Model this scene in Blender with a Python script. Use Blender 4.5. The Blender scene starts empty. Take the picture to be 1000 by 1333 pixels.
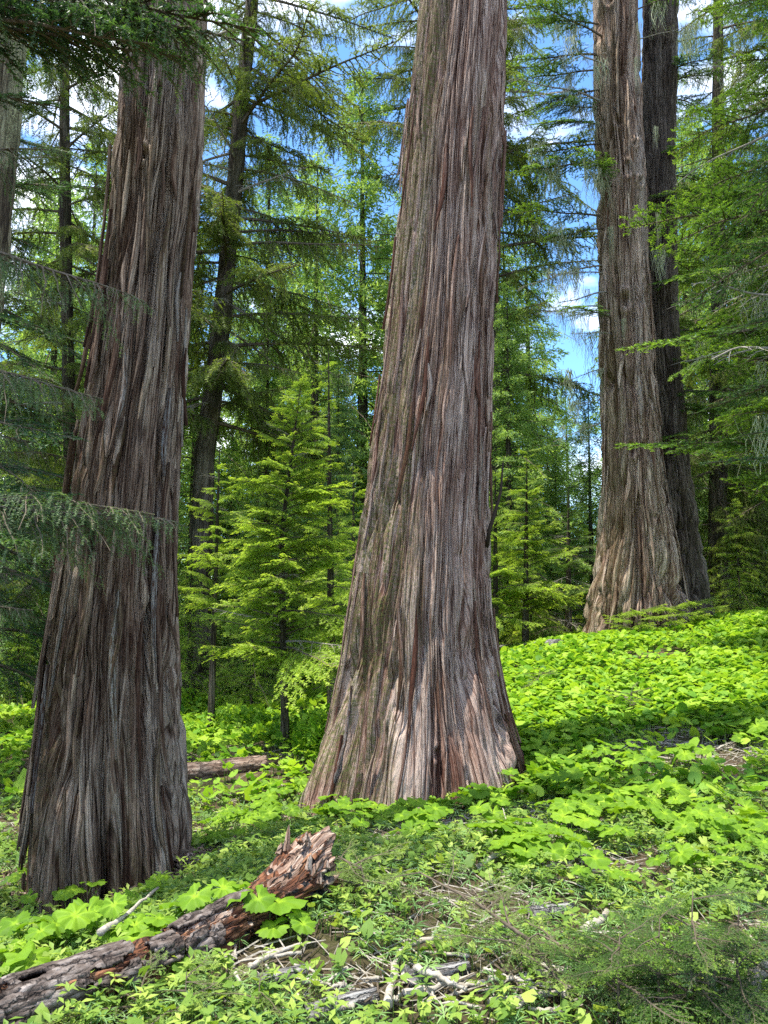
import bpy, math
import numpy as np
from mathutils import Vector, Matrix, Euler

PI = math.pi
sc = bpy.context.scene
col = sc.collection

# ------------------------------------------------------------------ camera
CAMZ = 1.6
FPX = 1000.0                      # focal length in photo pixels (1000 x 1333)
PITCH = math.atan((750 - 666.5) / 1000.0)
cd = bpy.data.cameras.new('camera')
cam = bpy.data.objects.new('camera', cd)
col.objects.link(cam)
cam.location = (0, 0, CAMZ)
cam.rotation_euler = (PI / 2 + PITCH, 0, 0)
cd.sensor_fit = 'VERTICAL'
cd.sensor_height = 24.0
cd.lens = 24.0 * FPX / 1333.0
cd.clip_start = 0.05
cd.clip_end = 3000
sc.camera = cam

# ------------------------------------------------------------------ light
SUN_TO = Vector((-0.28, -0.05, 1.15)).normalized()      # direction towards the sun
SUN_EL = math.asin(SUN_TO.z)
SUN_AZ = math.atan2(SUN_TO.x, SUN_TO.y)                # clockwise from +Y
world = bpy.data.worlds.new('World')
sc.world = world
world.use_nodes = True
wn = world.node_tree.nodes
wl = world.node_tree.links
wn.clear()
w_out = wn.new('ShaderNodeOutputWorld')
w_bg = wn.new('ShaderNodeBackground')
w_sky = wn.new('ShaderNodeTexSky')
w_sky.sky_type = 'NISHITA'
w_sky.sun_disc = False
w_sky.sun_elevation = SUN_EL
w_sky.sun_rotation = SUN_AZ
w_sky.altitude = 1500
w_sky.air_density = 1.0
w_sky.dust_density = 0.3
w_sky.ozone_density = 4.0
w_tc = wn.new('ShaderNodeTexCoord')
w_map = wn.new('ShaderNodeMapping')
w_map.inputs['Scale'].default_value = (1.0, 1.0, 1.9)
w_map.inputs['Location'].default_value = (0.35, 0.2, 0.1)
w_no = wn.new('ShaderNodeTexNoise')
w_no.inputs['Scale'].default_value = 3.3
w_no.inputs['Detail'].default_value = 7
w_no.inputs['Roughness'].default_value = 0.55
w_ramp = wn.new('ShaderNodeValToRGB')
w_ramp.color_ramp.elements[0].position = 0.48
w_ramp.color_ramp.elements[1].position = 0.62
w_mix = wn.new('ShaderNodeMix')
w_mix.data_type = 'RGBA'
w_tint = wn.new('ShaderNodeMix')
w_tint.data_type = 'RGBA'
w_tint.blend_type = 'MULTIPLY'
w_tint.inputs[0].default_value = 1.0
w_tint.inputs[7].default_value = (0.74, 0.96, 1.08, 1)   # deep mountain blue
wl.new(w_tc.outputs['Generated'], w_map.inputs['Vector'])
wl.new(w_map.outputs['Vector'], w_no.inputs['Vector'])
wl.new(w_no.outputs['Fac'], w_ramp.inputs['Fac'])
wl.new(w_sky.outputs['Color'], w_tint.inputs[6])
wl.new(w_ramp.outputs['Color'], w_mix.inputs[0])
wl.new(w_tint.outputs[2], w_mix.inputs[6])
w_mix.inputs[7].default_value = (7.2, 7.3, 7.6, 1)       # sunlit cloud
wl.new(w_mix.outputs[2], w_bg.inputs['Color'])
w_bg.inputs['Strength'].default_value = 0.15
wl.new(w_bg.outputs['Background'], w_out.inputs['Surface'])

sd = bpy.data.lights.new('sun', 'SUN')
sd.energy = 3.6
sd.angle = math.radians(0.6)
sd.color = (1.0, 0.95, 0.86)
sun = bpy.data.objects.new('sun', sd)
col.objects.link(sun)
sun.rotation_euler = SUN_TO.to_track_quat('Z', 'Y').to_euler()
sun.location = (-20, 10, 40)

sc.view_settings.view_transform = 'Standard'
sc.view_settings.look = 'None'
sc.view_settings.gamma = 1
sc.view_settings.exposure = 1.45
sc.view_settings.use_curve_mapping = False
sc.cycles.use_denoising = False
sc.cycles.sample_clamp_indirect = 2.5
sc.cycles.max_bounces = 7
sc.cycles.diffuse_bounces = 4
sc.cycles.glossy_bounces = 2
sc.cycles.transmission_bounces = 4
sc.cycles.caustics_reflective = False
sc.cycles.caustics_refractive = False

# ------------------------------------------------------------------ projection helpers
CP, SP = math.cos(PITCH), math.sin(PITCH)


def ray(px, py):
    x = (px - 500.0) / FPX
    v = (666.5 - py) / FPX
    return np.array([x, CP - v * SP, SP + v * CP])


def P(px, py, d):
    r = ray(px, py)
    return np.array([0, 0, CAMZ]) + r * (d / r[1])


# ------------------------------------------------------------------ numpy noise
def vnoise(x, y, seed, px=0):
    """smooth value noise, -1..1; px = period in x (cells)"""
    rs = np.random.RandomState(seed)
    N = 256
    T = rs.rand(N, N).astype(np.float32) * 2 - 1
    xi = np.floor(x).astype(int)
    yi = np.floor(y).astype(int)
    fx = x - xi
    fy = y - yi
    fx = fx * fx * (3 - 2 * fx)
    fy = fy * fy * (3 - 2 * fy)
    m = px if px else N
    x0 = xi % m
    x1 = (xi + 1) % m
    y0 = yi % N
    y1 = (yi + 1) % N
    a = T[y0, x0] * (1 - fx) + T[y0, x1] * fx
    b = T[y1, x0] * (1 - fx) + T[y1, x1] * fx
    return a * (1 - fy) + b * fy


def fbm(x, y, seed, px=0, oct=4):
    s = 0
    a = 1.0
    t = 0
    for o in range(oct):
        s = s + a * vnoise(x * 2 ** o, y * 2 ** o, seed + o * 17, px * 2 ** o if px else 0)
        t += a
        a *= 0.5
    return s / t


def voronoi(u, v, nu, seed, jit=0.9):
    """cells of size 1, periodic nu in u. returns F1, F2, cell random, offset along v to the cell point"""
    rs = np.random.RandomState(seed)
    NVt = 128
    JX = rs.rand(NVt, nu)
    JY = rs.rand(NVt, nu)
    R = rs.rand(NVt, nu)
    iu = np.floor(u).astype(int)
    iv = np.floor(v).astype(int)
    F1 = np.full(u.shape, 9.0)
    F2 = np.full(u.shape, 9.0)
    rid = np.zeros(u.shape)
    dv1 = np.zeros(u.shape)
    for a in (-1, 0, 1):
        for b in (-2, -1, 0, 1, 2):
            cu = (iu + a) % nu
            cv = (iv + b) % NVt
            off = (cu % 2) * 0.5
            dx = (iu + a) + 0.5 + (JX[cv, cu] - 0.5) * jit - u
            dy = (iv + b) + off + 0.5 + (JY[cv, cu] - 0.5) * jit - v
            d = np.sqrt(dx * dx + dy * dy)
            closer = d < F1
            F2 = np.where(closer, F1, np.minimum(F2, d))
            F1 = np.where(closer, d, F1)
            rid = np.where(closer, R[cv, cu], rid)
            dv1 = np.where(closer, dy, dv1)
    return F1, F2, rid, dv1


def sstep(a, b, x):
    t = np.clip((x - a) / (b - a), 0, 1)
    return t * t * (3 - 2 * t)


# ------------------------------------------------------------------ ground height
_ctl = [  # photo px, py, distance
    (0, 1310, 2.8), (300, 1330, 2.7), (600, 1333, 2.65), (1000, 1333, 2.55),
    (420, 1130, 4.15), (140, 1188, 4.6), (60, 1208, 4.5), (232, 1125, 5.0),
    (540, 1060, 5.95), (692, 994, 6.6), (405, 1058, 6.3), (780, 1100, 4.5), (1000, 1100, 4.5), (1000, 1200, 3.5),
    (1000, 1000, 6.0), (1000, 900, 8.5), (1000, 806, 13.0), (835, 826, 12.6), (700, 852, 12.0), (660, 900, 9.3),
    (240, 1010, 7.8), (340, 985, 8.4), (300, 945, 11), (0, 1100, 6.0), (0, 1000, 8.2), (0, 940, 12.5), (120, 945, 12.5),
    (430, 940, 11), (-300, 1000, 8), (1400, 900, 8), (1300, 1200, 3.5), (-200, 1200, 4),
]
_c = [P(*q) for q in _ctl]
_c += [np.array(q, float) for q in [(-2, 0, 0.0), (2, 0, 0.15), (0, 0, 0.02), (0, -6, 0.1), (-8, -4, -0.6), (8, -4, 1.0),
                                    (-10, 19, -1.6), (0, 19, -1.0), (8, 20, -0.1), (15, 16, 0.8), (-16, 10, -1.6), (14, 8, 2.0)]]
_c = np.array(_c)


def _k(r2):
    return 0.5 * r2 * np.log(r2 + 1e-9)


def _tps(c, lam=0.02):
    n = len(c)
    d2 = ((c[:, None, :2] - c[None, :, :2]) ** 2).sum(-1)
    A = np.zeros((n + 3, n + 3))
    A[:n, :n] = _k(d2) + lam * np.eye(n)
    A[:n, n] = 1
    A[:n, n + 1:] = c[:, :2]
    A[n, :n] = 1
    A[n + 1:, :n] = c[:, :2].T
    return np.linalg.solve(A, np.concatenate([c[:, 2], np.zeros(3)]))


_w = _tps(_c)


def gz(x, y):
    x = np.asarray(x, float)
    y = np.asarray(y, float)
    n = len(_c)
    z = _w[n] + _w[n + 1] * x + _w[n + 2] * y
    for i in range(n):
        z = z + _w[i] * _k((x - _c[i, 0]) ** 2 + (y - _c[i, 1]) ** 2)
    r = np.sqrt(x * x + y * y)
    far = -1.2 + 0.03 * np.clip(x, -20, 20) - 0.07 * np.clip(r - 16, 0, 400)
    w = sstep(17, 26, r)
    z = z * (1 - w) + far * w
    z = z + 0.05 * fbm(x * 0.9 + 7, y * 0.9 + 3, 5, oct=3) + 0.018 * fbm(x * 5, y * 5, 9, oct=2)
    return z


def G(px, py, lift=0.0):
    """photo pixel -> point on the ground"""
    r = ray(px, py)
    t = np.linspace(1.5, 40, 1600)
    X = r[0] * t
    Y = r[1] * t
    Z = CAMZ + r[2] * t
    g = gz(X, Y)
    k = np.argmax(Z < g)
    if k == 0:
        k = len(t) - 1
    return np.array([X[k], Y[k], g[k] + lift])


# ------------------------------------------------------------------ mesh / object helpers
def mesh_from(name, verts, faces, mats, mi=None, attrs=None, smooth=True, uv=None):
    """faces: int array (n,3) or (n,4), or list of such arrays"""
    me = bpy.data.meshes.new(name)
    verts = np.asarray(verts, np.float32)
    fl = faces if isinstance(faces, list) else [faces]
    fl = [np.asarray(f, np.int32) for f in fl if len(f)]
    loops = np.concatenate([f.ravel() for f in fl])
    totals = np.concatenate([np.full(len(f), f.shape[1], np.int32) for f in fl])
    starts = np.concatenate([[0], np.cumsum(totals)[:-1]]).astype(np.int32)
    me.vertices.add(len(verts))
    me.vertices.foreach_set('co', verts.ravel())
    me.loops.add(len(loops))
    me.loops.foreach_set('vertex_index', loops)
    me.polygons.add(len(totals))
    me.polygons.foreach_set('loop_start', starts)
    me.polygons.foreach_set('loop_total', totals)
    for m in mats:
        me.materials.append(m)
    if mi is not None:
        me.polygons.foreach_set('material_index', np.asarray(mi, np.int32))
    me.polygons.foreach_set('use_smooth', np.full(len(totals), smooth, bool))
    if uv is not None:
        l = me.uv_layers.new(name='UVMap')
        l.data.foreach_set('uv', np.asarray(uv, np.float32)[loops].ravel())
    if attrs:
        for k, a in attrs.items():
            at = me.attributes.new(k, 'FLOAT', 'POINT')
            at.data.foreach_set('value', np.asarray(a, np.float32))
    me.update(calc_edges=True)
    return me


def link(name, me, parent=None, loc=None, rot=None, scale=None):
    o = bpy.data.objects.new(name, me)
    col.objects.link(o)
    if parent is not None:
        o.parent = parent
    if loc is not None:
        o.location = tuple(float(a) for a in loc)
    if rot is not None:
        o.rotation_euler = rot
    if scale is not None:
        o.scale = (scale, scale, scale) if np.isscalar(scale) else scale
    return o


def thing(name, label, cat, loc=(0, 0, 0), group=None, rz=0):
    o = link(name, None, None, loc, (0, 0, rz))
    return tag(o, label, cat, group)


def tag(o, label, cat=None, group=None, kind=None):
    if label:
        o['label'] = label
    if cat:
        o['category'] = cat
    if group:
        o['group'] = group
    if kind:
        o['kind'] = kind
    return o


class Geo:
    def __init__(s):
        s.v = []
        s.f = []
        s.m = []
        s.a = []
        s.n = 0

    def add(s, v, f, mi=0, a=0.0):
        v = np.asarray(v, float).reshape(-1, 3)
        f = np.asarray(f, int).reshape(-1, np.asarray(f).shape[-1]) + s.n
        if f.shape[1] == 4:
            f = np.concatenate([f[:, [0, 1, 2]], f[:, [0, 2, 3]]])
        s.v.append(v)
        s.f.append(f)
        s.m.append(np.full(len(f), mi))
        s.a.append(np.broadcast_to(np.asarray(a, float), (len(v),)))
        s.n += len(v)

    def build(s, name, mats, smooth=True):
        return mesh_from(name, np.concatenate(s.v), np.concatenate(s.f), mats, np.concatenate(s.m),
                         {'tone': np.concatenate(s.a)}, smooth)


def tube(pts, rad, n=6, cap=True):
    pts = np.asarray(pts, float)
    k = len(pts)
    rad = np.broadcast_to(np.asarray(rad, float), (k,))
    t = np.gradient(pts, axis=0)
    t /= np.linalg.norm(t, axis=1)[:, None] + 1e-9
    ref = np.array([0, 0, 1.0]) if abs(t[0, 2]) < 0.9 else np.array([1.0, 0, 0])
    a = np.cross(t, ref)
    a /= np.linalg.norm(a, axis=1)[:, None] + 1e-9
    b = np.cross(t, a)
    th = np.arange(n) * 2 * PI / n
    v = pts[:, None, :] + rad[:, None, None] * (np.cos(th)[None, :, None] * a[:, None] + np.sin(th)[None, :, None] * b[:, None])
    v = v.reshape(-1, 3)
    i = np.arange(k - 1)[:, None] * n
    j = np.arange(n)[None, :]
    j2 = (j + 1) % n
    f = np.stack([i + j, i + j2, i + n + j2, i + n + j], -1).reshape(-1, 4)
    f = np.concatenate([f[:, [0, 1, 2]], f[:, [0, 2, 3]]])
    if cap:
        c0 = len(v)
        v = np.concatenate([v, pts[:1], pts[-1:]])
        jj = np.arange(n)
        f = np.concatenate([f, np.stack([np.full(n, c0), (jj + 1) % n, jj], -1),
                            np.stack([np.full(n, c0 + 1), (k - 1) * n + jj, (k - 1) * n + (jj + 1) % n], -1)])
    return v, f


# ------------------------------------------------------------------ materials
def nt(name):
    m = bpy.data.materials.new(name)
    m.use_nodes = True
    n = m.node_tree.nodes
    n.clear()
    out = n.new('ShaderNodeOutputMaterial')
    return m, n, m.node_tree.links, out


def ramp(n, stops):
    r = n.new('ShaderNodeValToRGB')
    e = r.color_ramp.elements
    while len(e) < len(stops):
        e.new(0.5)
    for i, (p, c) in enumerate(stops):
        e[i].position = p
        e[i].color = (*c, 1)
    return r


def leaf_mat(name, dark, mid, light, trans=0.4, rough=0.45, noise=7.0, tcol=None):
    """dark..light follow the per-leaf 'tone' attribute (own colour of each leaf) plus a patchy noise"""
    m, n, l, out = nt(name)
    at = n.new('ShaderNodeAttribute')
    at.attribute_name = 'tone'
    oi = n.new('ShaderNodeObjectInfo')
    tc = n.new('ShaderNodeNewGeometry')
    no = n.new('ShaderNodeTexNoise')
    no.inputs['Scale'].default_value = noise
    no.inputs['Detail'].default_value = 2
    l.new(tc.outputs['Position'], no.inputs['Vector'])
    a = n.new('ShaderNodeMath')
    a.operation = 'MULTIPLY_ADD'
    l.new(no.outputs['Fac'], a.inputs[0])
    a.inputs[1].default_value = 0.5
    l.new(at.outputs['Fac'], a.inputs[2])
    b = n.new('ShaderNodeMath')
    b.operation = 'MULTIPLY_ADD'
    l.new(oi.outputs['Random'], b.inputs[0])
    b.inputs[1].default_value = 0.18
    l.new(a.outputs[0], b.inputs[2])
    r = ramp(n, [(0.15, dark), (0.62, mid), (1.15 if False else 1.0, light)])
    l.new(b.outputs[0], r.inputs['Fac'])
    p = n.new('ShaderNodeBsdfPrincipled')
    l.new(r.outputs['Color'], p.inputs['Base Color'])
    p.inputs['Roughness'].default_value = rough
    p.inputs['Specular IOR Level'].default_value = 0.18
    t = n.new('ShaderNodeBsdfTranslucent')
    g = n.new('ShaderNodeMix')
    g.data_type = 'RGBA'
    g.blend_type = 'MULTIPLY'
    g.inputs[0].default_value = 1
    l.new(r.outputs['Color'], g.inputs[6])
    g.inputs[7].default_value = (*(tcol or (1.25, 1.25, 0.55)), 1)
    l.new(g.outputs[2], t.inputs['Color'])
    mx = n.new('ShaderNodeMixShader')
    mx.inputs[0].default_value = trans
    l.new(p.outputs[0], mx.inputs[1])
    l.new(t.outputs[0], mx.inputs[2])
    l.new(mx.outputs[0], out.inputs['Surface'])
    return m


def wood_mat(name, c0, c1, scale=(30, 30, 4), rough=0.85, bump=0.5, detail=6, fac=1.0):
    m, n, l, out = nt(name)
    tc = n.new('ShaderNodeTexCoord')
    mp = n.new('ShaderNodeMapping')
    mp.inputs['Scale'].default_value = scale
    no = n.new('ShaderNodeTexNoise')
    no.inputs['Scale'].default_value = fac
    no.inputs['Detail'].default_value = detail
    no.inputs['Roughness'].default_value = 0.65
    l.new(tc.outputs['Object'], mp.inputs['Vector'])
    l.new(mp.outputs['Vector'], no.inputs['Vector'])
    r = ramp(n, [(0.3, c0), (0.7, c1)])
    l.new(no.outputs['Fac'], r.inputs['Fac'])
    p = n.new('ShaderNodeBsdfPrincipled')
    p.inputs['Roughness'].default_value = rough
    p.inputs['Specular IOR Level'].default_value = 0.2
    l.new(r.outputs['Color'], p.inputs['Base Color'])
    bm = n.new('ShaderNodeBump')
    bm.inputs['Strength'].default_value = bump
    bm.inputs['Distance'].default_value = 0.01
    l.new(no.outputs['Fac'], bm.inputs['Height'])
    l.new(bm.outputs[0], p.inputs['Normal'])
    l.new(p.outputs[0], out.inputs['Surface'])
    return m


def bark_mat(name, cols, lichen=(0.30, 0.33, 0.27), moss=(0.16, 0.17, 0.05), grey=(0.34, 0.33, 0.30)):
    """cols: shadowless own colours: red-brown inner fibre, brown, grey-brown outer"""
    m, n, l, out = nt(name)
    uv = n.new('ShaderNodeUVMap')
    uv.uv_map = 'UVMap'

    def noise(sx, sy, det, rough=0.6):
        mp = n.new('ShaderNodeMapping')
        mp.inputs['Scale'].default_value = (sx, sy, 1)
        no = n.new('ShaderNodeTexNoise')
        no.noise_dimensions = '2D'
        no.inputs['Scale'].default_value = 1
        no.inputs['Detail'].default_value = det
        no.inputs['Roughness'].default_value = rough
        l.new(uv.outputs[0], mp.inputs['Vector'])
        l.new(mp.outputs[0], no.inputs['Vector'])
        return no
    fib = noise(95, 2.2, 6, 0.72)
    fib2 = noise(240, 12, 3, 0.6)
    big = noise(4, 1.0, 4)
    at = n.new('ShaderNodeAttribute')
    at.attribute_name = 'tone'
    ax = n.new('ShaderNodeAttribute')
    ax.attribute_name = 'lichen'
    am = n.new('ShaderNodeAttribute')
    am.attribute_name = 'moss'

    def math_(op, a, b, c=None):
        q = n.new('ShaderNodeMath')
        q.operation = op
        for i, s in enumerate((a, b, c)):
            if s is None:
                continue
            if isinstance(s, (int, float)):
                q.inputs[i].default_value = s
            else:
                l.new(s, q.inputs[i])
        return q.outputs[0]
    s = math_('MULTIPLY_ADD', fib.outputs['Fac'], 1.25, math_('MULTIPLY_ADD', at.outputs['Fac'], 0.6, -0.24))
    s = math_('ADD', s, math_('MULTIPLY_ADD', big.outputs['Fac'], 0.9, -0.62))
    s = math_('ADD', s, math_('MULTIPLY_ADD', fib2.outputs['Fac'], 0.4, -0.2))
    r = ramp(n, [(0.22, cols[0]), (0.5, cols[1]), (0.82, cols[2])])
    l.new(s, r.inputs['Fac'])

    def mix(fac, a, bcol):
        q = n.new('ShaderNodeMix')
        q.data_type = 'RGBA'
        l.new(fac, q.inputs[0])
        l.new(a, q.inputs[6])
        q.inputs[7].default_value = (*bcol, 1)
        return q.outputs[2]
    lf = math_('MULTIPLY', ax.outputs['Fac'], math_('GREATER_THAN', fib2.outputs['Fac'], 0.47))
    lf = math_('MULTIPLY', lf, 0.75)
    c = mix(lf, r.outputs['Color'], grey)
    def cracks(sx, sy, wid):
        q = noise(sx, sy, 2, 0.45)
        v_ = math_('ABSOLUTE', math_('SUBTRACT', q.outputs['Fac'], 0.5), None)
        mr = n.new('ShaderNodeMapRange')
        mr.interpolation_type = 'SMOOTHSTEP'
        mr.inputs['From Min'].default_value = 0.0
        mr.inputs['From Max'].default_value = wid
        l.new(v_, mr.inputs['Value'])
        return mr.outputs[0]
    ck = cracks(26, 0.8, 0.05)
    ck2 = cracks(75, 2.2, 0.06)
    ckf = math_('MULTIPLY_ADD', ck, -0.8, 0.8)
    c = mix(ckf, c, tuple(q * 0.8 for q in cols[0]))
    ckf2 = math_('MULTIPLY_ADD', ck2, -0.3, 0.3)
    c = mix(ckf2, c, tuple(q * 1.0 for q in cols[0]))
    sp = noise(60, 40, 4, 0.7)
    mf = math_('MULTIPLY', am.outputs['Fac'], math_('MULTIPLY_ADD', sp.outputs['Fac'], 3.2, -1.15))
    mf2 = n.new('ShaderNodeClamp')
    l.new(mf, mf2.inputs[0])
    c = mix(mf2.outputs[0], c, moss)
    p = n.new('ShaderNodeBsdfPrincipled')
    p.inputs['Roughness'].default_value = 0.9
    p.inputs['Specular IOR Level'].default_value = 0.15
    l.new(c, p.inputs['Base Color'])
    h = math_('ADD', fib.outputs['Fac'], math_('MULTIPLY', fib2.outputs['Fac'], 0.6))
    h = math_('ADD', h, math_('MULTIPLY_ADD', ck, 0.9, math_('MULTIPLY', ck2, 0.4)))
    bm = n.new('ShaderNodeBump')
    bm.inputs['Strength'].default_value = 1.0
    bm.inputs['Distance'].default_value = 0.022
    l.new(h, bm.inputs['Height'])
    l.new(bm.outputs[0], p.inputs['Normal'])
    l.new(p.outputs[0], out.inputs['Surface'])
    return m


M = {}
M['bark_grey'] = bark_mat('fibrous_bark_grey', [(0.075, 0.035, 0.021), (0.265, 0.18, 0.125), (0.46, 0.365, 0.275)])
M['bark_red'] = bark_mat('fibrous_bark_red', [(0.13, 0.052, 0.032), (0.38, 0.24, 0.18), (0.56, 0.43, 0.35)])
M['bark_far'] = bark_mat('fibrous_bark_tan', [(0.15, 0.075, 0.045), (0.43, 0.295, 0.21), (0.66, 0.52, 0.40)])
M['bark_dark'] = bark_mat('furrowed_bark_dark', [(0.05, 0.034, 0.025), (0.14, 0.105, 0.08), (0.26, 0.21, 0.165)])
M['bark_thin'] = bark_mat('thin_bark', [(0.04, 0.028, 0.02), (0.12, 0.095, 0.07), (0.25, 0.21, 0.16)], moss=(0.13, 0.15, 0.05))
M['bark_mossy'] = bark_mat('lichen_bark', [(0.07, 0.05, 0.035), (0.20, 0.16, 0.10), (0.36, 0.32, 0.21)], moss=(0.46, 0.48, 0.26))
M['twig'] = wood_mat('twig_bark', (0.06, 0.045, 0.03), (0.17, 0.135, 0.095), (40, 40, 40))
M['dead_twig'] = wood_mat('dead_twig', (0.16, 0.14, 0.11), (0.36, 0.33, 0.28), (40, 40, 40))
M['stick'] = wood_mat('bleached_stick', (0.20, 0.17, 0.13), (0.50, 0.46, 0.38), (18, 60, 60), bump=0.6)
M['log_grey'] = wood_mat('weathered_log', (0.12, 0.11, 0.10), (0.40, 0.39, 0.36), (7, 60, 60), bump=0.8)
M['rot'] = wood_mat('rotten_red_wood', (0.06, 0.025, 0.014), (0.34, 0.15, 0.07), (9, 40, 40), bump=0.9, detail=8)
M['rot_pale'] = wood_mat('splintered_wood', (0.17, 0.12, 0.095), (0.50, 0.42, 0.36), (7, 55, 55), bump=0.9, detail=8)
M['char'] = wood_mat('charred_wood', (0.012, 0.012, 0.013), (0.07, 0.07, 0.075), (45, 45, 45), bump=1.0, rough=0.6)
M['logbark'] = wood_mat('log_bark', (0.05, 0.045, 0.045), (0.24, 0.22, 0.21), (16, 45, 45), bump=1.0, detail=9)
M['stem'] = leaf_mat('green_stem', (0.10, 0.14, 0.03), (0.16, 0.24, 0.05), (0.22, 0.30, 0.07), 0.1)
M['lichen'] = leaf_mat('beard_lichen', (0.26, 0.28, 0.17), (0.40, 0.43, 0.27), (0.52, 0.55, 0.38), 0.3, 0.9)
M['n_fir'] = leaf_mat('fir_needles', (0.03, 0.075, 0.02), (0.09, 0.18, 0.03), (0.25, 0.40, 0.045), 0.4)
M['n_young'] = leaf_mat('young_fir_needles', (0.13, 0.22, 0.035), (0.33, 0.48, 0.06), (0.55, 0.68, 0.10), 0.52)
M['n_droop'] = leaf_mat('spruce_needles', (0.07, 0.11, 0.025), (0.17, 0.23, 0.045), (0.32, 0.38, 0.08), 0.48)
M['n_blue'] = leaf_mat('dark_fir_needles', (0.02, 0.055, 0.025), (0.055, 0.12, 0.045), (0.13, 0.24, 0.06), 0.34)
M['n_hem'] = leaf_mat('hemlock_needles', (0.045, 0.08, 0.04), (0.10, 0.17, 0.07), (0.21, 0.29, 0.11), 0.36)
M['n_yew'] = leaf_mat('yew_needles', (0.08, 0.13, 0.03), (0.18, 0.27, 0.06), (0.34, 0.44, 0.10), 0.35)
M['n_far'] = leaf_mat('hazed_far_needles', (0.09, 0.16, 0.05), (0.20, 0.33, 0.09), (0.36, 0.50, 0.14), 0.5, noise=1.2)  # lightened for distance: haze-like brightness is put into the needle colour
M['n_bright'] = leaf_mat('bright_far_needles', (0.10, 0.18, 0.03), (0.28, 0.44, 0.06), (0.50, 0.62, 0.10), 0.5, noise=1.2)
M['n_farblue'] = leaf_mat('hazed_far_blue_needles', (0.07, 0.13, 0.06), (0.15, 0.26, 0.10), (0.28, 0.42, 0.14), 0.48, noise=1.2)  # cooler needles, likewise with the paleness of haze in their colour
M['broad'] = leaf_mat('broad_leaf', (0.055, 0.13, 0.012), (0.145, 0.28, 0.018), (0.30, 0.47, 0.03), 0.42, 0.58, 3)
M['cover'] = leaf_mat('cover_leaf', (0.05, 0.15, 0.018), (0.145, 0.31, 0.03), (0.35, 0.52, 0.05), 0.42, 0.55, 1.6)
M['herb'] = leaf_mat('herb_leaf', (0.07, 0.15, 0.025), (0.17, 0.28, 0.045), (0.36, 0.46, 0.09), 0.4, 0.5, 4)
M['cedar'] = leaf_mat('cedar_spray', (0.06, 0.13, 0.04), (0.15, 0.28, 0.09), (0.33, 0.47, 0.17), 0.3, 0.5, 5)


def grain_mat(name, stops, su=30, sv=4, cu=0, cv=0, crack=(0.02, 0.018, 0.016), cf=0.8, dist=0.01, rough=0.85, patch=0.8):
    m, n, l, out = nt(name)
    uv = n.new('ShaderNodeUVMap')
    uv.uv_map = 'UVMap'

    def nz(a, b, det):
        mp = n.new('ShaderNodeMapping')
        mp.inputs['Scale'].default_value = (a, b, 1)
        no = n.new('ShaderNodeTexNoise')
        no.noise_dimensions = '2D'
        no.inputs['Scale'].default_value = 1
        no.inputs['Detail'].default_value = det
        no.inputs['Roughness'].default_value = 0.68
        l.new(uv.outputs[0], mp.inputs['Vector'])
        l.new(mp.outputs[0], no.inputs['Vector'])
        return no.outputs['Fac']

    def mt(op, a, b, c=None):
        q = n.new('ShaderNodeMath')
        q.operation = op
        for i, s_ in enumerate((a, b, c)):
            if s_ is None:
                continue
            if isinstance(s_, (int, float)):
                q.inputs[i].default_value = s_
            else:
                l.new(s_, q.inputs[i])
        return q.outputs[0]
    f = nz(su, sv, 6)
    big = nz(9, 5, 4)
    r = ramp(n, stops)
    l.new(mt('ADD', f, mt('MULTIPLY_ADD', big, patch, -patch / 2)), r.inputs['Fac'])
    c = r.outputs['Color']
    h = f
    if cu:
        mp = n.new('ShaderNodeMapping')
        mp.inputs['Scale'].default_value = (cu, cv, 1)
        ad = n.new('ShaderNodeVectorMath')
        ad.operation = 'ADD'
        l.new(uv.outputs[0], mp.inputs['Vector'])
        l.new(mp.outputs[0], ad.inputs[0])
        cmb = n.new('ShaderNodeCombineXYZ')
        l.new(mt('MULTIPLY', nz(12, 8, 4), 1.6), cmb.inputs[0])
        l.new(mt('MULTIPLY', nz(10, 9, 4), 1.6), cmb.inputs[1])
        l.new(cmb.outputs[0], ad.inputs[1])
        vo = n.new('ShaderNodeTexVoronoi')
        vo.voronoi_dimensions = '2D'
        vo.feature = 'DISTANCE_TO_EDGE'
        vo.inputs['Scale'].default_value = 1
        l.new(ad.outputs[0], vo.inputs['Vector'])
        mr = n.new('ShaderNodeMapRange')
        mr.inputs['From Max'].default_value = 0.14
        l.new(vo.outputs['Distance'], mr.inputs['Value'])
        q = n.new('ShaderNodeMix')
        q.data_type = 'RGBA'
        l.new(mt('MULTIPLY_ADD', mr.outputs[0], -cf, cf), q.inputs[0])
        l.new(c, q.inputs[6])
        q.inputs[7].default_value = (*crack, 1)
        c = q.outputs[2]
        h = mt('ADD', f, mr.outputs[0])
    p = n.new('ShaderNodeBsdfPrincipled')
    p.inputs['Roughness'].default_value = rough
    p.inputs['Specular IOR Level'].default_value = 0.2
    l.new(c, p.inputs['Base Color'])
    bm = n.new('ShaderNodeBump')
    bm.inputs['Strength'].default_value = 1.0
    bm.inputs['Distance'].default_value = dist
    l.new(h, bm.inputs['Height'])
    l.new(bm.outputs[0], p.inputs['Normal'])
    l.new(p.outputs[0], out.inputs['Surface'])
    return m


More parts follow.
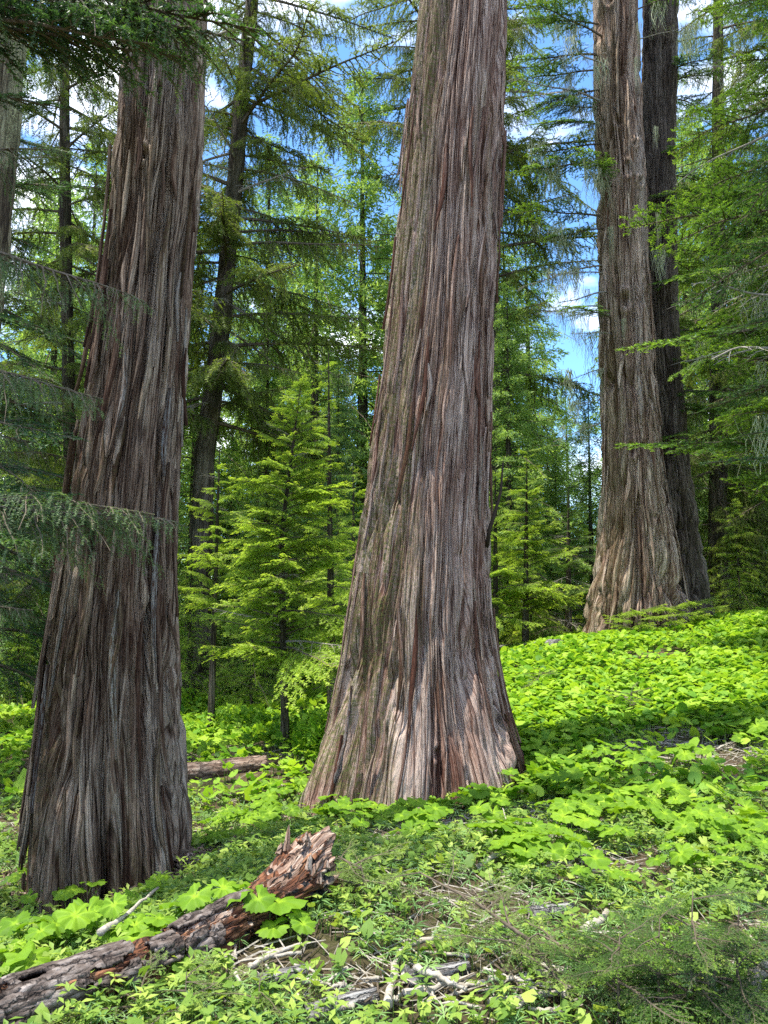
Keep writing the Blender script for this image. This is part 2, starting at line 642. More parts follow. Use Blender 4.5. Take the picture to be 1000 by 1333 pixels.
M['rot'] = grain_mat('rotten_red_wood', [(0.25, (0.028, 0.012, 0.008)), (0.48, (0.15, 0.060, 0.03)), (0.75, (0.36, 0.18, 0.09))], 80, 9, 34, 10)
M['rot_pale'] = grain_mat('splintered_wood', [(0.22, (0.07, 0.035, 0.022)), (0.46, (0.24, 0.15, 0.105)), (0.66, (0.42, 0.33, 0.26)), (0.85, (0.55, 0.50, 0.44))], 90, 7, 42, 5, (0.05, 0.025, 0.015), 0.7)
M['char'] = grain_mat('charred_wood', [(0.3, (0.010, 0.010, 0.011)), (0.6, (0.035, 0.035, 0.038)), (0.8, (0.11, 0.11, 0.115))], 60, 40, 38, 30, (0.004, 0.004, 0.004), 0.9, 0.02, 0.55)
M['logbark'] = grain_mat('log_bark', [(0.25, (0.03, 0.02, 0.016)), (0.5, (0.115, 0.09, 0.075)), (0.78, (0.27, 0.235, 0.21))], 70, 12, 26, 5, (0.015, 0.010, 0.008), 0.75, 0.012)
M['log_grey'] = grain_mat('weathered_log', [(0.22, (0.06, 0.055, 0.05)), (0.5, (0.22, 0.21, 0.20)), (0.75, (0.44, 0.43, 0.40))], 110, 5, 30, 2.0, (0.03, 0.026, 0.022), 0.8)
M['brown_log'] = grain_mat('brown_log', [(0.22, (0.07, 0.04, 0.028)), (0.5, (0.22, 0.15, 0.11)), (0.75, (0.40, 0.31, 0.24))], 40, 4, 12, 4, (0.04, 0.025, 0.02), 0.6)


def ground_mat():
    m, n, l, out = nt('forest_litter')
    g = n.new('ShaderNodeNewGeometry')
    a = n.new('ShaderNodeTexNoise')
    a.inputs['Scale'].default_value = 38
    a.inputs['Detail'].default_value = 8
    a.inputs['Roughness'].default_value = 0.75
    b = n.new('ShaderNodeTexNoise')
    b.inputs['Scale'].default_value = 1.3
    b.inputs['Detail'].default_value = 4
    l.new(g.outputs['Position'], a.inputs['Vector'])
    l.new(g.outputs['Position'], b.inputs['Vector'])
    r = ramp(n, [(0.28, (0.035, 0.022, 0.014)), (0.5, (0.10, 0.065, 0.042)), (0.72, (0.26, 0.19, 0.13))])
    l.new(a.outputs['Fac'], r.inputs['Fac'])
    r2 = ramp(n, [(0.42, (0.05, 0.09, 0.018)), (0.6, (0.11, 0.085, 0.05))])
    l.new(b.outputs['Fac'], r2.inputs['Fac'])
    mx = n.new('ShaderNodeMix')
    mx.data_type = 'RGBA'
    mx.inputs[0].default_value = 0.4
    l.new(r.outputs['Color'], mx.inputs[6])
    l.new(r2.outputs['Color'], mx.inputs[7])
    p = n.new('ShaderNodeBsdfPrincipled')
    p.inputs['Roughness'].default_value = 0.95
    p.inputs['Specular IOR Level'].default_value = 0.1
    l.new(mx.outputs[2], p.inputs['Base Color'])
    bm = n.new('ShaderNodeBump')
    bm.inputs['Distance'].default_value = 0.03
    l.new(a.outputs['Fac'], bm.inputs['Height'])
    l.new(bm.outputs[0], p.inputs['Normal'])
    l.new(p.outputs[0], out.inputs['Surface'])
    return m


# ------------------------------------------------------------------ ground sheet
def build_ground():
    s = np.linspace(-1, 1, 321)
    wx = np.sign(s) * (10 * np.abs(s) + 590 * np.abs(s) ** 6)
    wy = np.sign(s) * (11 * np.abs(s) + 590 * np.abs(s) ** 6) + 6
    X, Y = np.meshgrid(wx, wy)
    Z = gz(X, Y)
    v = np.stack([X, Y, Z], -1).reshape(-1, 3)
    n = len(s)
    i = np.arange(n - 1)[:, None] * n
    j = np.arange(n - 1)[None, :]
    f = np.stack([i + j, i + j + 1, i + n + j + 1, i + n + j], -1).reshape(-1, 4)
    me = mesh_from('ground', v, f, [ground_mat()])
    tag(link('ground', me), 'brown forest floor of needle litter rising to the right', None, None, 'structure')


build_ground()


# ------------------------------------------------------------------ big fibrous trunks
def big_trunk(prof, d, zbot, ztop, NU, NVis, zvis, cw, chh, depth, mat, seed, flare=None, far_extra=12.0, moss_side=-1.0,
              moss_amt=0.5, lich_amt=0.5, spiral=0.0, strips=True, fine=1.0, parent=None, front=PI * 1.5, knots=()):
    """prof rows: photo py, left px, right px"""
    pr = []
    for py, xl, xr in prof:
        a = P(xl, py, d)
        b = P(xr, py, d)
        pr.append((a[2], (a[0] + b[0]) / 2, (b[0] - a[0]) / 2))
    pr = np.array(sorted(pr))
    zz = np.concatenate([np.linspace(zbot, zvis, NVis), np.linspace(zvis, ztop, 50)[1:]])
    zt, zt2 = pr[-1], pr[-4]
    sl = (zt[1] - zt2[1]) / (zt[0] - zt2[0])
    cx = np.interp(zz, pr[:, 0], pr[:, 1])
    rr = np.interp(zz, pr[:, 0], pr[:, 2])
    # smooth the tabulated profile
    ks = max(3, NVis // 22) | 1
    ker = np.hanning(ks + 2)[1:-1]
    ker /= ker.sum()

    def sm(a):
        return np.convolve(np.pad(a, ks // 2, 'edge'), ker, 'valid')
    cx[:NVis] = sm(cx[:NVis])
    rr[:NVis] = sm(rr[:NVis])
    up = zz > zt[0]
    cx[up] = zt[1] + sl * 0.6 * (zz[up] - zt[0])
    rr[up] = zt[2] * (1 - 0.8 * (zz[up] - zt[0]) / (ztop - zt[0]))
    t = np.arange(NU) / NU * 2 * PI
    th = t + 0.62 * np.sin(t - (front - PI))           # more columns on the side seen from the path
    TH, ZZ = np.meshgrid(th, zz)
    RR = rr[:, None]
    rref = np.interp(1.6, pr[:, 0], pr[:, 2])
    nu = max(8, int(round(2 * PI * rref / cw)))
    U = TH / (2 * PI) * nu
    per = nu
    wob = 1.5 * fbm(TH / (2 * PI) * 8, ZZ * 0.30, seed + 1, 8, 3) + 0.40 * fbm(TH / (2 * PI) * 22, ZZ * 0.6, seed + 2, 22, 2)
    Uw = U + wob * 1.3 + spiral * ZZ / cw
    Vw = ZZ / chh + 0.35 * fbm(TH / (2 * PI) * 16, ZZ * 0.8, seed + 3, 16, 2)
    F1, F2, rid, dv = voronoi(Uw, Vw, nu, seed + 4)
    e = F2 - F1
    plate = sstep(0.0, 0.26, e)
    nu2 = nu * 3
    Ub = U * 3 + 0.7 * fbm(TH / (2 * PI) * 30, ZZ * 0.8, seed + 21, 30, 2) + wob * 2.2 + 3 * spiral * ZZ / cw
    F1b, F2b, ridb, dvb = voronoi(Ub, Vw * 3.1, nu2, seed + 6)
    plateb = sstep(0.0, 0.30, F2b - F1b)
    nuw = max(6, nu // 2)
    F1w, F2w, ridw, dvw = voronoi(U * nuw / nu + 0.35 * wob + 0.5 * fbm(TH / (2 * PI) * 10, ZZ * 0.3, seed + 31, 10, 2) + spiral * ZZ / cw * nuw / nu, ZZ / (chh * 1.5), nuw, seed + 33)
    platew = sstep(0.0, 0.10, F2w - F1w)
    fib = vnoise(TH / (2 * PI) * 240 + wob * 6, ZZ * 4, seed + 7, 240)
    fib2 = vnoise(TH / (2 * PI) * 120 + wob * 4, ZZ * 1.2, seed + 8, 120)
    lip = np.clip(dv, -0.6, 0.6)                       # lower end of every strip stands off
    lipb = np.clip(dvb, -0.6, 0.6)
    furrow = sstep(0.35, 0.75, fbm(TH / (2 * PI) * 9, ZZ * 0.35, seed + 9, 9, 3) * 0.5 + 0.5)
    amp = depth * (0.75 + 0.5 * furrow)
    Ur = TH / (2 * PI)
    n1c = int(min(250, 2 * PI * rref / (cw * 0.80)))
    w1 = wob * n1c / nu * 1.0 + spiral * ZZ * n1c / (2 * PI * rref) * 1.0
    na = vnoise(Ur * n1c + w1, ZZ / (chh * 0.55), seed + 41, n1c) + 0.30 * vnoise(Ur * n1c * 2 + 2 * w1, ZZ / (chh * 0.3), seed + 42, n1c * 2 if n1c * 2 < 256 else 0)
    ra = np.clip(np.abs(na) / 0.30, 0, 1) ** 0.65
    n2c = min(254, n1c * 2)
    nb = vnoise(Ur * n2c + 2 * w1 + 1.2 * fbm(Ur * 20, ZZ * 1.2, seed + 43, 20, 2), ZZ / (chh * 0.25), seed + 44, n2c)
    rb = np.clip(np.abs(nb) / 0.24, 0, 1) ** 0.7
    long_ = depth * 1.7 * (ra - 0.75) * (0.6 + 0.8 * furrow) + depth * 0.42 * (rb - 0.7) * (0.4 + 0.6 * ra)
    h = long_ + 0.6 * (depth * 1.1 * (platew * (0.3 + 0.9 * ridw) - 0.6) + amp * (plate * (0.65 + 0.4 * rid) * (0.5 + 0.5 * platew) - 0.6) + depth * 0.30 * lip * plate * (0.1 + rid) \
        + depth * 0.42 * fine * (plateb * (0.5 + ridb) - 0.5) + depth * 0.14 * fine * lipb * plateb + depth * 0.12 * fib + depth * 0.20 * fib2)
    h = h - np.percentile(h, 82)
    # large flutes and buttresses
    low = np.clip(1 - (zz - pr[0, 0]) / 2.2, 0, 1)[:, None]
    fl = 0.035 * fbm(TH / (2 * PI) * 5, ZZ * 0.12, seed + 10, 5, 2) + low ** 1.3 * 0.10 * fbm(TH / (2 * PI) * 7 + 0.25 * ZZ, ZZ * 0.15, seed + 11, 7, 2)
    R = RR * (1 + fl) + h * np.clip(RR / rref, 0.3, 1.2)
    if flare is not None:
        for (ang, wid, hgt, dr) in flare:
            da = np.angle(np.exp(1j * (TH - ang)))
            R = R + dr * np.exp(-(da / wid) ** 2) * np.clip(1 - (ZZ - zbot) / hgt, 0, 1) ** 1.6
    for (kx, ky, kr, kd) in knots:                     # branch scars: a pit inside a raised rim
        w = P(kx, ky, d)
        rk = np.interp(w[2], pr[:, 0], pr[:, 2])
        ck_ = np.interp(w[2], pr[:, 0], pr[:, 1])
        ang = -math.acos(max(-0.97, min(0.97, (w[0] - ck_) / rk)))
        da = np.angle(np.exp(1j * (TH - ang))) * rk
        q = np.sqrt(da ** 2 + ((ZZ - w[2]) * 0.6) ** 2) / kr
        R = R + kd * 0.8 * np.exp(-((q - 1.5) / 0.7) ** 2) - kd * 1.5 * np.exp(-q ** 2)
    X = cx[:, None] + R * np.cos(TH)
    Y = d + R * np.sin(TH)
    v = np.stack([X, Y, ZZ], -1).reshape(-1, 3)
    n = NU
    k = len(zz)
    i = np.arange(k - 1)[:, None] * n
    j = np.arange(n)[None, :]
    j2 = (j + 1) % n
    f = np.stack([i + j, i + j2, i + n + j2, i + n + j], -1).reshape(-1, 4)
    tone = (rid * 0.40 + ridb * 0.35 + ridw * 0.35 + 0.1).ravel() - 0.05
    side = sstep(0.35, 1.0, moss_side * np.cos(TH) + 0.25)
    ms = moss_amt * np.clip(side * 1.2 + sstep(0.15, 0.5, fbm(TH / (2 * PI) * 6, ZZ * 0.4, seed + 12, 6, 3)) * 0.55, 0, 1) * sstep(0.25, 0.7, plate)
    lc = lich_amt * sstep(0.12, 0.30, fbm(TH / (2 * PI) * 14, ZZ * 0.7, seed + 13, 14, 3)) * sstep(0.5, 0.9, rid) * plate
    uv = np.stack([(TH / (2 * PI) * 2 * PI * rref + 0.05 * wob * 1.3), ZZ], -1).reshape(-1, 2)
    o = link('trunk', mesh_from('trunk', v, f, [mat], None, {'tone': tone, 'moss': ms.ravel(), 'lichen': lc.ravel()}, True, uv), parent)
    return pr


def bark_strips(parent, pr, d, n, seed, zlo, zhi, mat, lmin=0.3, lmax=1.0, off=0.02, wid=0.02):
    """long loose strips of bark that stand off the trunk, each a piece of its own"""
    rs = np.random.RandomState(seed)
    for q in range(n):
        th = PI * 1.5 + rs.uniform(-1.5, 1.5)
        z0 = rs.uniform(zlo, zhi)
        L = rs.uniform(lmin, lmax)
        k = 9
        t = np.linspace(0, 1, k)
        z = z0 - L * t
        c = np.interp(z, pr[:, 0], pr[:, 1])
        r = np.interp(z, pr[:, 0], pr[:, 2])
        a = th + (rs.uniform(-0.10, 0.10) * t + 0.03 * np.sin(t * 5 + rs.rand() * 6))
        ro = r + off * 0.5 + off * (0.2 + rs.rand()) * np.clip(t * 1.4 - 0.4, 0, 2) ** 1.5
        w = wid * (0.6 + 0.8 * rs.rand()) * (np.sin(np.clip(t * 1.05 + 0.03, 0, 1) * PI) ** 0.6 * 0.8 + 0.12)
        th_ = 0.006 + 0.006 * rs.rand()
        rows = []
        for (sw, so) in ((-1, -0.5), (-0.8, 1), (0, 1.5), (0.8, 1), (1, -0.5), (0, -0.8)):
            rows.append(np.stack([c + (ro + so * th_) * np.cos(a + sw * w / r), d + (ro + so * th_) * np.sin(a + sw * w / r), z], -1))
        v = np.stack(rows, 1).reshape(-1, 3)
        i = np.arange(k - 1)[:, None] * 6
        j = np.arange(6)[None, :]
        j2 = (j + 1) % 6
        f = np.stack([i + j, i + j2, i + 6 + j2, i + 6 + j], -1).reshape(-1, 4)
        uv = np.stack([np.tile(np.arange(6) * 0.012, k) + rs.rand() * 5, np.repeat(z, 6)], -1)
        link('bark_strip', mesh_from('bark_strip', v, f, [mat], None,
             {'tone': np.full(len(v), rs.rand()), 'moss': np.full(len(v), 0.25 * (rs.rand() < 0.3)), 'lichen': np.full(len(v), float(rs.rand() < 0.06))}, True, uv), parent)


LEFT = [(0, 165, 268), (100, 158, 265), (200, 150, 260), (300, 143, 252), (400, 130, 243), (500, 115, 237), (560, 105, 232), (650, 92, 228),
        (750, 82, 226), (850, 68, 228), (950, 58, 232), (1000, 52, 235), (1050, 48, 240), (1100, 46, 244), (1180, 44, 250)]
MID = [(0, 545, 663), (100, 535, 660), (200, 525, 655), (300, 517, 650), (400, 507, 645), (500, 495, 640), (600, 482, 637), (700, 468, 636),
       (800, 452, 640), (850, 447, 646), (900, 438, 655), (950, 428, 668), (980, 418, 678), (1030, 404, 690), (1080, 398, 700)]
RIGHT = [(0, 775, 830), (100, 776, 833), (200, 778, 838), (300, 779, 841), (400, 782, 845), (500, 785, 851), (600, 785, 860), (650, 783, 866),
         (700, 779, 875), (750, 770, 884), (800, 762, 893), (840, 757, 900)]
TWIN = [(0, 838, 882), (100, 837, 881), (200, 837, 879), (300, 836, 880), (400, 838, 882), (500, 838, 888), (600, 836, 896), (700, 828, 909),
        (760, 822, 918), (810, 815, 928)]

t_left = thing('cedar_tree', 'dark grey-brown fibrous trunk beside the fallen log, lower end flared at its foot', 'tree', (0, 0, 0), 'giant cedar trees')
pl = big_trunk(LEFT, 5.0, -0.75, 24, 440, 560, 5.8, 0.088, 2.6, 0.052, M['bark_grey'], 11, moss_side=-1, moss_amt=0.3, lich_amt=0.5, parent=t_left,
               knots=[(205, 230, 0.022, 0.03), (222, 146, 0.02, 0.025), (208, 320, 0.015, 0.02)],
               flare=[(PI * 1.34, 0.26, 1.5, 0.17), (PI * 1.80, 0.26, 1.3, 0.15), (PI * 1.55, 0.10, 1.35, -0.30), (PI * 1.05, 0.3, 0.9, 0.06), (0.0, 0.3, 0.7, 0.05), (PI * 1.67, 0.06, 1.3, -0.10), (PI * 1.44, 0.05, 1.6, -0.07)])
bark_strips(t_left, pl, 5.0, 90, 21, -0.2, 4.5, M['bark_grey'], 0.3, 1.0, 0.03, 0.018)
for k_, (th_, z0_, L_) in enumerate([(PI * 1.04, 0.55, 0.75), (PI * 1.02, 0.40, 0.62), (PI * 1.07, 0.62, 0.7), (PI * 1.0, 0.3, 0.5)]):
    t_ = np.linspace(0, 1, 8)
    z_ = z0_ - L_ * t_
    r_ = np.interp(z_, pl[:, 0], pl[:, 2]) + 0.02 + 0.05 * t_ ** 1.5
    c_ = np.interp(z_, pl[:, 0], pl[:, 1])
    pts_ = np.stack([c_ + r_ * math.cos(th_), 5.0 + r_ * math.sin(th_), z_], -1)
    v_, f_ = tube(pts_, 0.018 * (1 - 0.7 * t_ ** 2), 6)
    link('bark_strip', mesh_from('bark_strip', v_, f_, [M['bark_grey']], None, {'tone': np.full(len(v_), 0.6)}, True, v_[:, [0, 2]]), t_left)
t_mid = thing('cedar_tree', 'massive reddish-brown trunk in the middle with spiralling bark ridges', 'tree', (0, 0, 0), 'giant cedar trees')
pm = big_trunk(MID, 6.6, -0.7, 26, 440, 580, 7.3, 0.112, 2.8, 0.050, M['bark_red'], 37, moss_side=-1, moss_amt=1.0, lich_amt=0.45, spiral=-0.035, parent=t_mid,
               knots=[(562, 955, 0.025, 0.03), (652, 955, 0.05, 0.07)],
               flare=[(PI * 1.70, 0.22, 1.3, 0.15), (PI * 1.13, 0.26, 1.2, 0.16), (PI * 1.83, 0.08, 1.5, -0.22), (PI * 1.40, 0.18, 1.2, 0.10), (PI * 1.93, 0.10, 1.3, 0.12), (PI * 1.55, 0.07, 1.3, -0.12), (PI * 1.27, 0.06, 1.3, -0.10)])
bark_strips(t_mid, pm, 6.6, 90, 22, 0.1, 6.0, M['bark_red'], 0.35, 1.2, 0.02, 0.018)
t_right = thing('cedar_tree', 'tan ridged trunk on top of the green slope with stubby lichen-hung branches', 'tree', (0, 0, 0), 'giant cedar trees')
pr_ = big_trunk(RIGHT, 13.0, 0.2, 30, 300, 420, 12.9, 0.25, 3.6, 0.15, M['bark_far'], 53, moss_side=-1, moss_amt=0.55, lich_amt=0.6, parent=t_right,
                knots=[(797, 173, 0.05, 0.07), (806, 237, 0.06, 0.08), (823, 250, 0.04, 0.06), (787, 15, 0.06, 0.07), (818, 203, 0.035, 0.05), (805, 402, 0.07, 0.09), (786, 205, 0.04, 0.06), (830, 420, 0.05, 0.06), (812, 590, 0.06, 0.06)],
                flare=[(PI * 1.1, 0.2, 1.4, 0.22), (PI * 1.42, 0.14, 1.4, 0.18), (PI * 1.75, 0.2, 1.3, 0.2), (PI * 1.27, 0.09, 1.2, -0.16), (PI * 1.58, 0.10, 1.3, -0.14)])
bark_strips(t_right, pr_, 13.0, 50, 23, 1.2, 9.0, M['bark_far'], 0.5, 1.6, 0.035, 0.03)
t_twin = thing('fir_tree', 'blackish furrowed trunk standing close behind the tan trunk on the slope', 'tree')
pt_ = big_trunk(TWIN, 13.45, 0.3, 30, 170, 280, 13.2, 0.15, 1.0, 0.06, M['bark_dark'], 71, moss_side=1, moss_amt=0.3, lich_amt=0.2, parent=t_twin,
                flare=[(0.1, 0.4, 1.0, 0.15)])


# ------------------------------------------------------------------ conifer boughs
def bough(seed, L=1.5, lat=0.42, ang=55, nlat=34, hang=0.25, subsp=0.045, sublen=0.30, nl=0.022, nw=0.006, nsp=0.011, droop=0.18, up=0.05,
          subhang=0.3, mats=None, tip=0.45, dead=0.0, base=0.1, flatn=0.35, rise=0.0, wood=0.011, gap=0.12):
    """one bough along +X: wooden axis, side shoots, twigs, single needles"""
    rs = np.random.RandomState(seed)
    g = Geo()
    k = 14
    t = np.linspace(0, 1, k)
    wav = 0.03 * L * np.sin(t * 6 + rs.rand() * 6) * t
    f1, f2 = rs.uniform(4, 9, 2)
    ax = np.stack([L * t, wav + 0.022 * L * np.sin(t * f1 * 1.7) * t, L * (up * t - droop * t ** 2 + rise * t ** 4) + 0.018 * L * np.sin(t * f2 + 1) * t], -1)
    v, f = tube(ax, wood * L * (1 - 0.9 * t) + 0.0015, 5)
    g.add(v, f, 0, 0.3)
    segs = []         # p0, p1, level weight

    def axp(s):
        return np.array([np.interp(s, t, ax[:, c]) for c in range(3)])
    for i in range(nlat):
        s = base + (0.985 - base) * (i + rs.rand() * 0.6) / nlat
        side = 1 if i % 2 else -1
        if rs.rand() < 0.15:
            side = -side
        if rs.rand() < gap:
            continue
        p = axp(s)
        pr_len = min(1, (s - base + 0.12) * 3.0) * (1 - s) ** 0.75 + 0.07
        ll = lat * L * pr_len * (rs.uniform(0.35, 1.0) + 0.6 * rs.rand() ** 3)
        a = math.radians(ang + rs.uniform(-22, 22))
        dr = np.array([math.cos(a), side * math.sin(a), rs.uniform(-0.1, 0.12)])
        m = 6
        q = np.linspace(0, 1, m)
        pts = p + dr[None] * ll * q[:, None]
        pts[:, 2] -= hang * ll * q ** rs.uniform(1.2, 2.4) * rs.uniform(0.35, 1.45)
        pts[1:, :2] += rs.normal(0, 0.025 * ll, (m - 1, 2))
        # shoots turn forwards a little
        pts[:, 0] += 0.12 * ll * q ** 2
        v, f = tube(pts, (0.0035 * L + 0.001) * (1 - 0.75 * q), 3, False)
        g.add(v, f, 0, 0.3)
        if rs.rand() < dead:
            for w in range(5):
                q0 = rs.uniform(0.2, 0.9)
                p0 = np.array([np.interp(q0, q, pts[:, c]) for c in range(3)])
                dd = dr + rs.normal(0, 0.5, 3)
                v, f = tube([p0, p0 + dd * 0.1 * ll, p0 + dd * 0.2 * ll + [0, 0, -0.04 * ll]], [0.0018, 0.0014, 0.0008], 3, False)
                g.add(v, f, 0, 0.3)
            continue
        for w in range(m - 1):
            segs.append((pts[w], pts[w + 1], s * 0.5 + 0.5 * q[w]))
        ns = max(2, int(ll / subsp))
        for w in range(ns):
            qq = (w + rs.rand()) / ns * 0.92 + 0.06
            p0 = np.array([np.interp(qq, q, pts[:, c]) for c in range(3)])
            sd = 1 if w % 2 else -1
            a2 = math.atan2(dr[1], dr[0]) + sd * math.radians(48 + rs.uniform(-10, 10))
            sl = sublen * ll * (1 - qq * 0.75) * rs.uniform(0.6, 1.2) + 0.02
            d2 = np.array([math.cos(a2), math.sin(a2), rs.uniform(-0.1, 0.1)])
            p1 = p0 + d2 * sl * 0.5 + [0, 0, -subhang * sl * 0.25]
            p2 = p0 + d2 * sl * (1 - 0.35 * min(1, subhang)) + [0, 0, -subhang * sl]
            segs.append((p0, p1, s * 0.4 + 0.4 * qq))
            segs.append((p1, p2, s * 0.4 + 0.4 * qq + 0.2))
    for w in range(k - 1):
        if t[w] > base * 0.8:
            segs.append((ax[w], ax[w + 1], t[w]))
    A = np.array([q[0] for q in segs])
    B = np.array([q[1] for q in segs])
    lv = np.array([q[2] for q in segs])
    ln = np.linalg.norm(B - A, axis=1)
    # thin twig wood as flat ribbons
    dseg = (B - A) / ln[:, None]
    sidev = np.cross(dseg, [0, 0, 1.0])
    sidev /= np.linalg.norm(sidev, axis=1)[:, None] + 1e-6
    w0 = 0.0012
    V = np.stack([A - sidev * w0, A + sidev * w0, B], 1).reshape(-1, 3)
    g.add(V, np.arange(len(V)).reshape(-1, 3), 0, 0.3)
    cnt = np.maximum(1, (ln / nsp).astype(int))
    idx = np.repeat(np.arange(len(segs)), cnt)
    within = np.concatenate([(np.arange(c) + 0.5) / c for c in cnt])
    base_p = A[idx] + (B - A)[idx] * within[:, None]
    ds = dseg[idx]
    sv = sidev[idx]
    nv = np.cross(sv, ds)
    for side in (-1, 1):
        m = len(idx)
        el = rs.normal(0.25, flatn, m)
        fw = rs.uniform(0.45, 0.9, m)
        nd = ds * fw[:, None] + sv * side * np.cos(el)[:, None] + nv * np.sin(el)[:, None]
        nd /= np.linalg.norm(nd, axis=1)[:, None]
        l_ = nl * rs.uniform(0.7, 1.2, m)
        wv = np.cross(nd, nv)
        wv = np.cross(nd, nv + rs.normal(0, 0.5, (m, 3)))
        wv /= np.linalg.norm(wv, axis=1)[:, None] + 1e-6
        b = base_p + ds * rs.uniform(-0.5, 0.5, m)[:, None] * nsp
        V = np.stack([b - wv * nw * 0.5, b + wv * nw * 0.5, b + nd * l_[:, None]], 1).reshape(-1, 3)
        tn = np.clip(rs.normal(0.12, 0.10, m) + tip * np.clip(lv[idx] - 0.45, 0, 1) * 1.6, 0, 1)
        g.add(V, np.arange(len(V)).reshape(-1, 3), 1, np.repeat(tn, 3))
    return g.build('bough', mats, False)


B = {}
B['fir'] = [bough(100 + i, 1.8, 0.42, 52, 36, 0.22, 0.060, 0.36, 0.034, 0.013, 0.015, 0.12, 0.06, 0.22, [M['twig'], M['n_fir']], 0.75, 0.06) for i in range(4)]
B['young'] = [bough(120 + i, 1.1, 0.50, 50, 32, 0.32, 0.040, 0.40, 0.028, 0.011, 0.012, 0.16, 0.12, 0.34, [M['twig'], M['n_young']], 0.7, 0.10, rise=0.06) for i in range(4)]
B['droop'] = [bough(140 + i, 2.3, 0.25, 60, 58, 0.9, 0.048, 0.75, 0.032, 0.013, 0.017, 0.14, 0.04, 0.9, [M['twig'], M['n_droop']], 0.35, 0.2, gap=0.18) for i in range(4)]
B['blue'] = [bough(160 + i, 1.6, 0.42, 50, 34, 0.30, 0.055, 0.36, 0.032, 0.013, 0.015, 0.22, 0.04, 0.25, [M['twig'], M['n_blue']], 0.5, 0.06) for i in range(3)]
B['hem'] = [bough(180 + i, 1.6, 0.34, 48, 52, 0.8, 0.034, 0.62, 0.016, 0.0055, 0.009, 0.12, 0.02, 0.9, [M['twig'], M['n_hem']], 0.45, 0.14, base=0.15, gap=0.16) for i in range(3)]
B['dead'] = [bough(200 + i, 1.3, 0.38, 50, 16, 0.5, 0.07, 0.3, 0.02, 0.006, 0.05, 0.15, 0.0, 0.3, [M['dead_twig'], M['n_droop']], 0.2, 0.9) for i in range(3)]
B['yew'] = [bough(220 + i, 0.7, 0.42, 50, 18, 0.15, 0.038, 0.36, 0.015, 0.0058, 0.0075, 0.10, 0.02, 0.2, [M['twig'], M['n_yew']], 0.6, 0.10) for i in range(3)]


def lichen_mesh(seed, L=0.4, n=22):
    rs = np.random.RandomState(seed)
    g = Geo()
    for i in range(n):
        k = 6
        q = np.linspace(0, 1, k)
        l_ = L * rs.uniform(0.3, 1.0)
        x = rs.normal(0, 0.13 * L) + 0.07 * l_ * np.sin(q * rs.uniform(3, 9) + rs.rand() * 6)
        y = rs.normal(0, 0.10 * L) + 0.07 * l_ * np.sin(q * rs.uniform(3, 9) + rs.rand() * 6)
        v, f = tube(np.stack([x, y, -l_ * q], -1), 0.008 * L * (1 - 0.85 * q) * rs.uniform(0.3, 1.2) + 0.0008, 3, False)
        g.add(v, f, 0, rs.rand() * 0.5)
    return g.build('beard_lichen', [M['lichen']], False)


LICH = [lichen_mesh(i, 0.4, 24) for i in range(3)]


def small_trunk(pts, rad, mat, seed, nu=26, sub=6, parent=None, depth=0.16, name='trunk', moss=0.35):
    """slim trunk with its own furrows, from a polyline"""
    pts = np.asarray(pts, float)
    rad = np.asarray(rad, float)
    k = max(12, int(np.linalg.norm(pts[-1] - pts[0]) * sub))
    s = np.linspace(0, 1, k)
    so = np.linspace(0, 1, len(pts))
    pp = np.stack([np.interp(s, so, pts[:, c]) for c in range(3)], -1)
    rr = np.interp(s, so, rad)
    th = np.arange(nu) / nu * 2 * PI
    TH, SS = np.meshgrid(th, np.linspace(0, 1, k) * np.linalg.norm(pts[-1] - pts[0]))
    rm = float(rr.mean())
    nc = max(6, int(2 * PI * rm / 0.05))
    F1, F2, rid, dv = voronoi(TH / (2 * PI) * nc + 0.8 * fbm(TH / (2 * PI) * 6, SS * 0.9, seed, 6, 2), SS / 0.5, nc, seed + 1)
    nz = 0.6 * (sstep(0, 0.35, F2 - F1) * (0.5 + rid) - 0.6) + 0.8 * fbm(TH / (2 * PI) * 6, SS * 1.2, seed + 2, 6, 3)
    R = rr[:, None] * (1 + depth * nz)
    uvs = np.stack([TH * rm, SS], -1).reshape(-1, 2)
    v = np.stack([pp[:, 0:1] + R * np.cos(TH), pp[:, 1:2] + R * np.sin(TH), np.repeat(pp[:, 2:3], nu, 1)], -1).reshape(-1, 3)
    i = np.arange(k - 1)[:, None] * nu
    j = np.arange(nu)[None, :]
    j2 = (j + 1) % nu
    f = np.stack([i + j, i + j2, i + nu + j2, i + nu + j], -1).reshape(-1, 4)
    at_ = {'tone': (rid * 0.8).ravel(), 'moss': (moss * sstep(-0.35, 0.2, fbm(TH / (2 * PI) * 6, SS * 0.8, seed + 3, 6, 3))).ravel()}
    return link(name, mesh_from(name, v, f, [mat], None, at_, True, uvs), parent)


